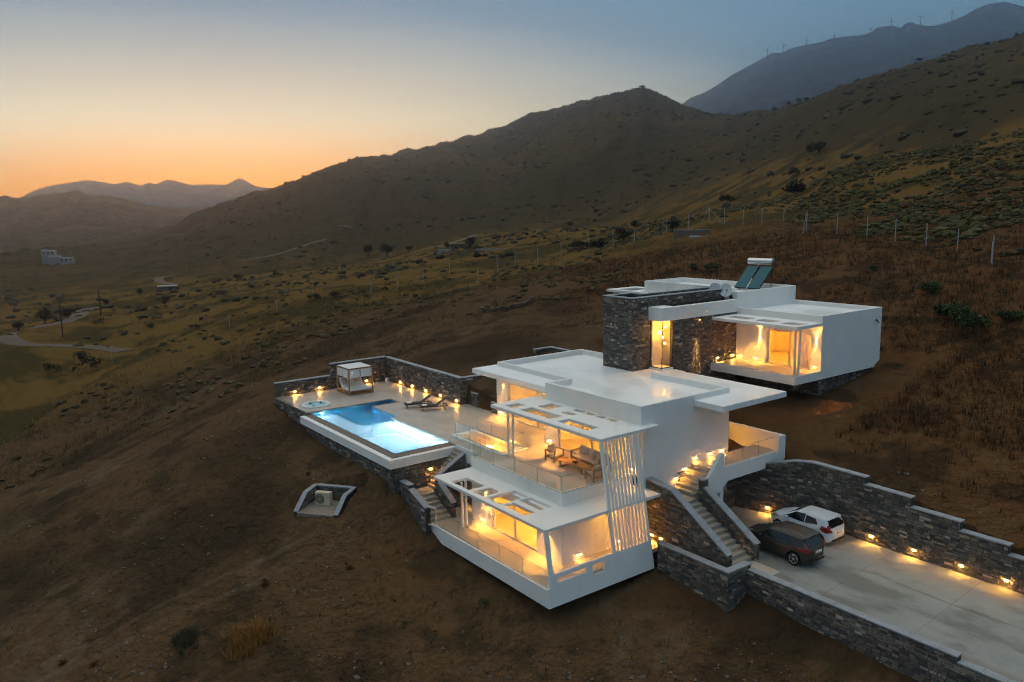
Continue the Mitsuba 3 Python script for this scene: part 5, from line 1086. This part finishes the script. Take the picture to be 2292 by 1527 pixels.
def plant(name, label, cat_, px, py, wpx, hpx, col, n=420, trunk=True, seed=0, group=None, s_=.085):
    """A tree or bush rooted where the photograph shows it; width and height as seen, turned into metres at its distance."""
    rng = np.random.default_rng(seed); p = hit(px, py); dist = np.linalg.norm(p - CAM); w, h = wpx * dist / 1780, hpx * dist / 1780
    k = thing(name, label, cat_, group)
    th = h * .25 if trunk else 0
    if trunk: add(k + '__trunk', cat([tube([p - [0, 0, .4], p + [0, 0, th], p + [w * .06, 0, h * .55]], [w * .05, w * .04, w * .015], 7), tube([p + [0, 0, th], p + [-w * .18, w * .05, h * .6]], [w * .03, w * .01], 5), tube([p + [0, 0, th], p + [w * .1, -w * .18, h * .62]], [w * .03, w * .01], 5)]), 'm_dark_wood')
    v, f, c = leaves(p + [0, 0, th + (h - th) * (.5 if trunk else .42)], (w / 2, w / 2, (h - th) * (.52 if trunk else .6)), n, max(w, h) * .085, col, rng, clumps=14 if trunk else (9 if n > 200 else 4), flat=1 if not trunk else 1.0)
    if trunk:
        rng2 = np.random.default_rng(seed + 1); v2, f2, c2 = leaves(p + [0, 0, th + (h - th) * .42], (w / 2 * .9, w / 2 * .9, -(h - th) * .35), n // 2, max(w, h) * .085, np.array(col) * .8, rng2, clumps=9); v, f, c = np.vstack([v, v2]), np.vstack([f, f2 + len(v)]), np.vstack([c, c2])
    add(k + ('__crown' if trunk else ''), (v, f), 'm_veg', color=c, exact=not trunk)
OLIVE, DARKG, GREEN = (.030, .033, .018), (.020, .023, .013), (.045, .060, .022)
NTH = ORD + ['seventh', 'eighth', 'ninth', 'tenth', 'eleventh', 'twelfth', 'thirteenth', 'fourteenth', 'fifteenth', 'sixteenth', 'seventeenth', 'eighteenth', 'nineteenth', 'twentieth']
def many(name, cat_, lst, what, col, group, trunk=True, n=420, seed=0):
    for i, q in enumerate(sorted(lst)): plant(name, f'{NTH[i]} {what}, counted from the left', cat_, *q, col, n=n, trunk=trunk, seed=seed + i, group=group)
many('tree', 'tree', [(825, 573, 27, 26), (866, 575, 43, 30), (915, 565, 20, 15), (1000, 559, 20, 16), (1052, 554, 38, 23), (1276, 511, 20, 15), (1419, 516, 24, 24), (1395, 545, 48, 32), (1505, 521, 34, 30)], 'dark round tree on the golden field', DARKG, 'trees on the golden field', seed=100)
many('tree', 'tree', [(1680, 266, 6, 6), (1702, 263, 7, 7), (1733, 248, 13, 9), (1764, 239, 15, 11), (1787, 233, 16, 13), (1804, 228, 15, 10), (1837, 213, 13, 13), (2056, 141, 18, 10), (2266, 84, 18, 12)], 'small dark tree standing on the right-hand skyline', DARKG, 'trees on the skyline', seed=200, n=200)
many('tree', 'tree', [(42, 740, 26, 17), (101, 727, 36, 32), (152, 714, 34, 20), (239, 686, 19, 16), (314, 663, 17, 16), (1437, 199, 16, 7)], 'dark tree by the lower road and on the slopes beyond', DARKG, 'trees by the lower road', seed=300)
many('bush', 'bush', [(190, 836, 66, 44), (120, 838, 40, 24), (224, 732, 26, 20), (370, 686, 26, 22), (334, 738, 26, 15), (433, 737, 28, 12), (532, 626, 34, 12), (705, 672, 40, 15), (752, 668, 36, 17), (862, 653, 22, 12), (668, 604, 14, 10), (645, 417, 16, 12)], 'dark thorny bush on the brown field left of the villa', OLIVE, 'bushes on the brown field', trunk=False, n=260, seed=400)
many('bush', 'bush', [(1290, 563, 40, 26), (1340, 561, 56, 30), (1828, 345, 44, 26), (1777, 396, 34, 20), (1782, 442, 64, 34), (1628, 455, 40, 18)], 'large dark bush along the edge of the hillside', DARKG, 'large bushes on the hillside', trunk=False, n=500, seed=500)
many('bush', 'bush', [(2080, 662, 52, 30), (2128, 716, 84, 38), (2168, 742, 78, 42), (2260, 720, 60, 24), (1552, 607, 30, 18), (1590, 608, 40, 20), (1950, 610, 26, 16)], 'green rounded bush on the rust-brown slope behind the villa', GREEN, 'green bushes behind the villa', trunk=False, n=700, seed=600)
many('plant', 'plant', [(541, 1190, 16, 9), (928, 1296, 10, 7), (885, 1352, 15, 11), (796, 1336, 13, 9), (972, 1356, 12, 9), (976, 1418, 14, 8), (903, 1402, 24, 10), (1085, 1362, 42, 24), (776, 1270, 10, 16), (404, 1470, 30, 13), (592, 1306, 16, 14), (1190, 1390, 20, 12)], 'small green plant on the bare slope below the villa', (.030, .042, .016), 'small plants on the bare slope', trunk=False, n=160, seed=700)


def tufts(name, label, P, h, col, blades, rng, cat_=None, kind='stuff', spread=.5):
    """Dry grass: thin bent blades round each root point."""
    n = len(P) * blades; R = np.repeat(P, blades, 0); hh = np.repeat(h, blades) * rng.uniform(.5, 1.1, n); C = np.repeat(col, blades, 0) * rng.uniform(.7, 1.3, (n, 1))
    t = rng.uniform(0, 2 * math.pi, n); o = rng.random(n) ** .5 * spread * hh; lean = rng.uniform(.1, .7, n) * hh
    base = R + np.stack([np.cos(t) * o, np.sin(t) * o, o * 0 - .03], 1); s = np.stack([-np.sin(t), np.cos(t), t * 0], 1) * (hh * .045)[:, None]
    tip = base + np.stack([np.cos(t) * lean, np.sin(t) * lean, hh], 1)
    v = np.stack([base - s, base + s, tip], 1).reshape(-1, 3)
    return add(name, (v, np.arange(3 * n).reshape(-1, 3)), 'm_veg', color=np.clip(np.repeat(C, 3, 0), .004, .5), label=label, cat_=cat_, kind=kind, exact=True)
def scatter(n, d0, d1, a0, a1, rng, power=1.0):
    """Random points on the hillside between two distances and two bearings (degrees right of the view's axis)."""
    l = np.log(d0 * (d1 / d0) ** (rng.random(n) ** power)); a = YAW - np.radians(rng.uniform(a0, a1, n))
    i = np.interp(l, ts, np.arange(n_l)); j = (a - AZ0) / (AZ1 - AZ0) * (n_a - 1); i0, j0 = np.minimum(i.astype(int), n_l - 2), np.clip(j.astype(int), 0, n_a - 2); fi, fj = i - i0, j - j0
    z = (GZ[i0, j0] * (1 - fj) + GZ[i0, j0 + 1] * fj) * (1 - fi) + (GZ[i0 + 1, j0] * (1 - fj) + GZ[i0 + 1, j0 + 1] * fj) * fi
    return np.stack([CAM[0] + np.exp(l) * np.cos(a), CAM[1] + np.exp(l) * np.sin(a), z], 1)
def on_land(P):
    ok = np.ones(len(P), bool)
    for a, b, c, d in TERRACES + [(-33, -6, -9, 12), (-17, 3, -9, 26), (-23, -6, 7, 26), (-1, 40, -.8, 10)]: ok &= ~((P[:, 0] > a - .4) & (P[:, 0] < b + .4) & (P[:, 1] > c - .4) & (P[:, 1] < d + .4))
    u_, v_ = NICHE(P[:, 0], P[:, 1]); return ok & ~((u_ > -.6) & (u_ < 3) & (np.abs(v_) < 1.8))
rng = np.random.default_rng(5)
P = np.vstack([scatter(9000, 22, 110, -36, 36, rng), scatter(16000, 50, 115, -12, 37, rng)]); P = P[on_land(P)]
den = meshkit.fbm(P / 7.0, 3, 9); P = P[den + .25 * sstep(10, 26, P[:, 1] + .45 * P[:, 0]) > .50]
up = sstep(8, 22, P[:, 1] + .45 * (P[:, 0] + 8))[:, None]
mixc = rng.random((len(P), 1))
colr = np.where(mixc < .5, np.array([[.115, .060, .022]]), np.where(mixc < .8, np.array([[.095, .038, .016]]), np.array([[.05, .045, .018]]))) * (.65 + .25 * up)
tufts('dry_grass', 'low dry rust-brown grass scattered over the bare slope', P, rng.uniform(.10, .34, len(P)) * (1 + 1.2 * up[:, 0]), colr, 7, rng, cat_='grass')
P = scatter(9000, 96, 300, -36, 36, rng); den = meshkit.fbm(P / 14.0, 3, 4); P = P[den > .46]
Pc = scatter(5200, 84, 142, -37, -4, rng); Pc = Pc[meshkit.fbm(Pc / 6.0, 3, 12) > .45]
tufts('ridge_grass', 'olive and straw-coloured grass along the crest left of the villa', Pc, rng.uniform(.25, .7, len(Pc)), np.where(rng.random((len(Pc), 1)) < .5, np.array([[.15, .085, .026]]), np.array([[.070, .058, .020]])), 7, rng, cat_='grass', spread=.9)
tufts('field_grass', 'golden dry grass on the field and knoll beyond the fence', P, rng.uniform(.35, .9, len(P)), np.array([[.22, .125, .036]]) * rng.uniform(.5, 1.3, (len(P), 1)), 6, rng, cat_='grass', spread=1.2)
for (px, py, w_, h_, c_) in ((563, 1432, 84, 42, (.33, .165, .045)), (690, 1060, 10, 9, (.16, .075, .022)), (783, 1272, 10, 14, (.2, .10, .03)), (142, 1485, 16, 12, (.15, .06, .02)), (210, 1488, 16, 10, (.13, .055, .02)), (594, 1310, 14, 14, (.14, .07, .02)), (420, 1430, 50, 30, (.10, .09, .05))):
    p = hit(px, py); dist = np.linalg.norm(p - CAM); m_ = w_ * dist / 1780; n_ = int(20 + w_ * 1.6)
    q_ = np.stack([p[0] + rng.normal(size=n_) * m_ * .24, p[1] + rng.normal(size=n_) * m_ * .24, np.zeros(n_)], 1); q_[:, 2] = [ground(a, b) for a, b, _ in q_]
    kk = key('grass_tuft'); tag(kk, group='grass tufts')
    nm = {563: 'large golden tuft of dry grass near the bottom edge, left of centre', 420: 'pale grey-green tuft beside the large golden tuft', 690: 'small rusty tuft of grass above the stone niche', 783: 'straw-coloured tuft below the stone niche', 142: 'rusty tuft of grass at the bottom left corner', 210: 'second rusty tuft of grass from the bottom left corner', 594: 'orange-brown tuft on the lower slope, right of the large golden tuft'}[px]
    tufts(kk, nm, q_, np.full(n_, h_ * dist / 1780 * .55), np.tile(np.array([c_]), (n_, 1)), 14, rng, cat_='grass', kind=None, spread=.35)
# low scrub: dense on the knoll behind the fence, thinner over the hills
def scrub(name, label, P, r, col, sub, rng):
    """Cushion-shaped thorn bushes: small uneven domes."""
    ico = trimesh.creation.icosphere(sub, 1.0); iv, if_ = np.array(ico.vertices), np.array(ico.faces); m, q = len(P), len(iv)
    rad = r[:, None] * rng.uniform(.62, 1.25, (m, q)); fl = rng.uniform(.5, .85, m); st = rng.uniform(.8, 1.4, (m, 2))
    V = np.stack([iv[None, :, 0] * rad * st[:, :1], iv[None, :, 1] * rad * st[:, 1:], iv[None, :, 2] * rad * fl[:, None]], 2) + P[:, None] + np.array([0, 0, 1.0]) * (r * fl * .25)[:, None, None]
    C = np.clip(col[:, None] * rng.uniform(.55, 1.4, (m, q, 1)), .004, .4)
    add(name, (V.reshape(-1, 3), (if_[None] + (np.arange(m) * q)[:, None, None]).reshape(-1, 3)), 'm_veg', color=C.reshape(-1, 3), label=label, cat_='scrub', kind='stuff', exact=True)
P = scatter(9500, 84, 235, 4, 37, rng); den = meshkit.fbm(P / 11.0, 3, 2); az_ = _wrap(np.arctan2(P[:, 1] - CAM[1], P[:, 0] - CAM[0])); P = P[(den > .45) & (np.log(np.hypot(P[:, 0] - CAM[0], P[:, 1] - CAM[1])) > FZ[0][0](az_) + .03 + .10 * rng.random(len(P)) ** 2)]
scrub('scrub', 'dense low green and brown scrub on the knoll behind the fence', P, rng.uniform(.18, .52, len(P)) * rng.choice([.7, 1, 1.4], len(P)), np.array([[.040, .046, .015]]) * rng.uniform(.45, 1.5, (len(P), 1)) + rng.random((len(P), 1)) * np.array([[.035, .008, 0]]), 1, rng)
P = scatter(900, 84, 145, -36, 8, rng); P = P[meshkit.fbm(P / 8.0, 3, 6) > .47]
scrub('ridge_scrub', 'brown-green scrub along the crest left of the villa', P, rng.uniform(.2, .5, len(P)), np.array([[.070, .050, .020]]) * rng.uniform(.6, 1.4, (len(P), 1)), 1, rng)
P = scatter(5000, 190, 1050, -38, 38, rng, .7); den = meshkit.fbm(P / 60.0, 4, 8); P = P[den > .47]; dd_ = np.hypot(P[:, 0] - CAM[0], P[:, 1] - CAM[1])
scrub('hill_scrub', 'dark bushes dotted over the far hillsides', P, rng.uniform(.35, .9, len(P)) * (1 + dd_ / 600) * rng.choice([.6, .8, 1.4], len(P)), np.array([[.046, .040, .020]]) * rng.uniform(.6, 1.4, (len(P), 1)), 0, rng)
# loose stones
P = scatter(14000, 22, 95, -36, 36, rng); P = P[on_land(P)]; P = P[meshkit.fbm(P / 5.0, 4, 31) + .2 * rng.random(len(P)) > .60]; m = len(P); r_ = rng.uniform(.015, .05, m) * rng.choice([1, 1, 1, 2.6], m)
TET = np.array([[1, 1, 1], [-1, -1, 1], [-1, 1, -1], [1, -1, -1], [0, 0, 1.3], [1.2, 0, 0]]) * .8
hullf = trimesh.convex.convex_hull(TET).faces; hv = np.array(trimesh.convex.convex_hull(TET).vertices)
tt = rng.uniform(0, 6.28, m); cs_, sn_ = np.cos(tt), np.sin(tt)
V = np.stack([hv[None, :, 0] * cs_[:, None] - hv[None, :, 1] * sn_[:, None], hv[None, :, 0] * sn_[:, None] + hv[None, :, 1] * cs_[:, None], np.tile(hv[:, 2] * .6, (m, 1))], 2) * r_[:, None, None] * rng.uniform(.7, 1.3, (m, len(hv), 1)) + P[:, None]
add('gravel', (V.reshape(-1, 3), (hullf[None] + (np.arange(m) * len(hv))[:, None, None]).reshape(-1, 3)), 'm_stone', color=np.repeat(np.array([[.13, .10, .075]]) * rng.uniform(.5, 1.5, (m, 1)), len(hv), 0), label='loose grey stones scattered over the bare slope', cat_='stones', kind='stuff', exact=True)


# ------------------------------------------------------------------ fences, poles, roads, far buildings, wind turbines
k = thing('boundary_fence', 'line of thin pale metal fence posts crossing the hillside behind the villa', 'fence')
FP = [(831, 660, 30), (890, 650, 30), (948, 634, 30), (1006, 616, 27), (1113, 604, 32), (1153, 597, 33), (1204, 590, 33), (1256, 575, 32), (1317, 566, 32), (1372, 557, 36), (1420, 544, 30), (1492, 523, 31), (1541, 513, 33), (1587, 500, 35), (1621, 502, 35), (1663, 506, 35), (1705, 502, 34), (1754, 497, 30), (1805, 518, 40),
      (1873, 526, 43), (1940, 534, 46), (2003, 542, 46), (2072, 555, 48), (2142, 567, 48), (2220, 593, 55), (514, 735, 30), (252, 815, 36), (700, 668, 28), (620, 700, 28)]
for px, py, h_ in sorted(FP):
    p = hit(px, py); hh = h_ * np.linalg.norm(p - CAM) / 1780
    add(k + '__post', tube([p - [0, 0, .3], p + [0, 0, hh]], .045, 6), 'm_galv')
for (a, b), (c, d) in (((1587, 466), (1568, 503)), ((1587, 466), (1618, 502)), ((1805, 480), (1796, 525)), ((2222, 540), (2218, 594))):
    q0 = hit(c, d); dist = np.linalg.norm(q0 - CAM); r0 = ray(a, b); top = CAM + r0 * dist / np.linalg.norm(r0)
    add(k + '__brace', tube([q0, top], .035, 6), 'm_galv')
k = thing('boundary_post', 'single tall thin pole with a crossbar foot on the slope above the villa', 'pole'); p = hit(1070, 632)
add(k + '__pole', tube([p - [0, 0, .3], p + [0, 0, 2.3]], .045, 6), 'm_galv'); add(k + '__foot', cat([bar(p + [-.4, 0, .06], p + [.4, 0, .06], .06, .08), bar(p + [0, -.4, .06], p + [0, .4, .06], .06, .08)]), 'm_galv')
for i, (px, py, h_) in enumerate([(141, 754, 76), (226, 708, 54), (424, 606, 17)]):
    p = hit(px, py); hh = h_ * np.linalg.norm(p - CAM) / 1780
    k = thing('utility_pole', ['nearest wooden utility pole, inside the bend of the lower road', 'second wooden utility pole, beside the lower road', 'small far wooden utility pole above the hairpin'][i], 'pole')
    add(k + '__pole', tube([p - [0, 0, .5], p + [0, 0, hh]], [.16, .11], 8), 'm_dark_wood'); add(k + '__crossbar', bar(p + [-.8, .3, hh - .5], p + [.8, -.3, hh - .5], .1, .1), 'm_dark_wood')
for (x, y, z), w in ROADS:
    k = key('road'); tag(k, kind='structure'); tx, ty = np.gradient(x), np.gradient(y); L_ = np.hypot(tx, ty); nx, ny = -ty / L_, tx / L_
    V = np.stack([np.stack([x + nx * e_ * w / 2 * rng.uniform(.85, 1.1, len(x)), y + ny * e_ * w / 2 * rng.uniform(.85, 1.1, len(x)), z + (.06 if e_ == 0 else -.02)], 1) for e_ in (-1, 0, 1)], 1).reshape(-1, 3)
    i = np.arange(len(x) - 1)[:, None] * 3 + np.array([[0, 1]]); F = np.stack([i, i + 1, i + 4, i + 3], -1).reshape(-1, 4)
    add(k, (V, np.vstack([F[:, [0, 1, 2]], F[:, [0, 2, 3]]])), 'm_road2', smooth=True, exact=True)
scene['m_road2'] = {'type': 'twosided', 'bsdf': scene['m_road']}
def block(k, p, ax, x0, x1, y0, y1, z0, z1, nm, mat): add(k + '__' + nm, obox(p + ax[0] * (x0 + x1) / 2 + ax[1] * (y0 + y1) / 2 + [0, 0, (z0 + z1) / 2], (x1 - x0, y1 - y0, z1 - z0), ax), mat)
def facing(p):
    b = np.array([CAM[0] - p[0], CAM[1] - p[1], 0]); b /= np.linalg.norm(b); return np.array([[-b[1], b[0], 0], b, [0, 0, 1.0]]) * np.array([[-1], [-1], [1]])
p = hit(131, 590); ax = facing(p); s_ = np.linalg.norm(p - CAM) / 1780 * .74
k = thing('far_house', 'far white house of stepped blocks on the hazy slope at the left', 'house')
block(k, p, ax, -37 * s_, -2 * s_, -4, 4, -3, 15 * s_, 'wall', 'm_far_white'); block(k, p, ax, -8 * s_, 22 * s_, 0, 10, -3, 19 * s_, 'wall', 'm_far_white'); block(k, p, ax, 2 * s_, 37 * s_, 6, 16, -3, 33 * s_, 'wall', 'm_far_white'); block(k, p, ax, 22 * s_, 32 * s_, 8, 12, 33 * s_, 37 * s_, 'tower', 'm_far_white')
s_ *= 1.0
for x, z in ((-30, 6), (-20, 6), (-10, 6), (10, 24), (20, 24), (30, 24)): block(k, p, ax, x * s_, (x + 3.5) * s_, (-4.06 if x < 0 else 5.94), (-4.0 if x < 0 else 6.0), z * s_, (z + 6) * s_, 'window', 'm_dark')
p = hit(1015, 560); ax = facing(p); s_ = np.linalg.norm(p - CAM) / 1780
k = thing('stone_cottage', 'low stone cottage with a dark pergola among trees on the golden field', 'house')
block(k, p, ax, -28 * s_, 6 * s_, 0, 6, -2, 12 * s_, 'wall', 'm_far_stone'); block(k, p, ax, -30 * s_, 8 * s_, -.4, 6.4, 12 * s_, 13.5 * s_, 'roof', 'm_road'); block(k, p, ax, -20 * s_, -15 * s_, -.06, 0.02, 0, 9 * s_, 'door', 'm_dark'); block(k, p, ax, -8 * s_, -4 * s_, -.06, 0.02, 4 * s_, 8 * s_, 'window', 'm_dark'); block(k, p, ax, 6.1 * s_, 34 * s_, -2, -1.4, -2, 3 * s_, 'garden_wall', 'm_far_white')
p = hit(1105, 560); ax = facing(p); s_ = np.linalg.norm(p - CAM) / 1780
k = thing('garden_wall', 'long low pale garden wall on the golden field right of the cottage', 'wall'); block(k, p, ax, -34 * s_, 40 * s_, 0, .5, -1, 3 * s_, 'core', 'm_far_white'); block(k, p, ax, -34 * s_, 40 * s_, -.05, .55, 3 * s_, 3.4 * s_, 'cap', 'm_far_white')
p = hit(372, 651); ax = facing(p); s_ = np.linalg.norm(p - CAM) / 1780
k = thing('shed', 'small pale flat-roofed shed below the road hairpin', 'shed'); block(k, p, ax, -20 * s_, 14 * s_, 0, 4, -1, 8 * s_, 'wall', 'm_far_stone'); block(k, p, ax, -22 * s_, 16 * s_, -.3, 4.3, 8 * s_, 9.5 * s_, 'roof', 'm_far_white'); block(k, p, ax, -12 * s_, -6 * s_, -.05, .02, 0, 6 * s_, 'door', 'm_dark')
p = hit(1578, 530); ax = facing(p); s_ = np.linalg.norm(p - CAM) / 1780
k = thing('water_tank', 'small concrete basin with a grey wall on the slope under the fence', 'basin'); block(k, p, ax, -40 * s_, 34 * s_, 0, 3, -1, 1 * s_, 'floor', 'm_far_white'); block(k, p, ax, -10 * s_, 68 * s_, 3.01, 3.4, -1, 13 * s_, 'wall', 'm_far_stone'); block(k, p, ax, -10 * s_, 68 * s_, 2.95, 3.45, 13 * s_, 14.2 * s_, 'cap', 'm_far_white')
# ring of loose stones on the slope
k = thing('stone_ring', 'low half ring of loose brown stones on the slope above the white roof', 'wall'); p = hit(1135, 690); s_ = np.linalg.norm(p - CAM) / 1780; ax = facing(p); rr_ = 58 * s_
for lay in range(2):
    for i in range(46):
        t = math.pi * (1.02 + .96 * (i + .5 * (lay % 2)) / 46); c = p + ax[0] * rr_ * math.cos(t) + ax[1] * (rr_ * .9 * math.sin(t) + rr_ * .55); c[2] = ground(c[0], c[1]) + .12 + lay * .22
        v, f = obox(c, rng.uniform(.7, 1.1, 3) * [.36, .30, .24], np.array([[math.cos(t), math.sin(t), 0], [-math.sin(t), math.cos(t), 0], [0, 0, 1.0]]))
        add(k + '__stone', (v + rng.normal(size=v.shape) * .03, f), 'm_stone', color=np.tile(np.array([.13, .085, .05]) * rng.uniform(.6, 1.4), (8, 1)))
for i, (px, py, h_) in enumerate([(1717, 127, 20), (1754, 119, 22), (1806, 101, 13), (1867, 87, 9), (1949, 73, 10), (1995, 58, 13), (2060, 58, 23), (2130, 47, 22)]):
    k = thing('wind_turbine', f'{NTH[i]} wind turbine from the left on the blue mountain ridge', 'wind turbine', 'turbines on the ridge')
    p = at_dist(px, py, 3320.0); hh = h_ * .66 * 3320 / 1780; b = at_dist(px, py, 3300.0) - p; s = np.cross(b / np.linalg.norm(b), [0, 0, 1.0]); hub = p + [0, 0, hh]
    add(k + '__tower', tube([p - [0, 0, 40], hub], [1.6, 1.0], 8), 'm_turbine'); add(k + '__nacelle', obox(hub + [0, 0, .8], (3.6, 3.6, 2.4)), 'm_turbine')
    for j in range(3):
        t = rng.uniform(0, 2) + 2 * math.pi * j / 3 if j == 0 else t + 2 * math.pi / 3
        d = s * math.cos(t) + np.array([0, 0, 1.0]) * math.sin(t); add(k + '__blade', tube([hub + b / 8, hub + b / 8 + d * 7, hub + b / 8 + d * 15], [.8, .9, .3], 6), 'm_turbine')
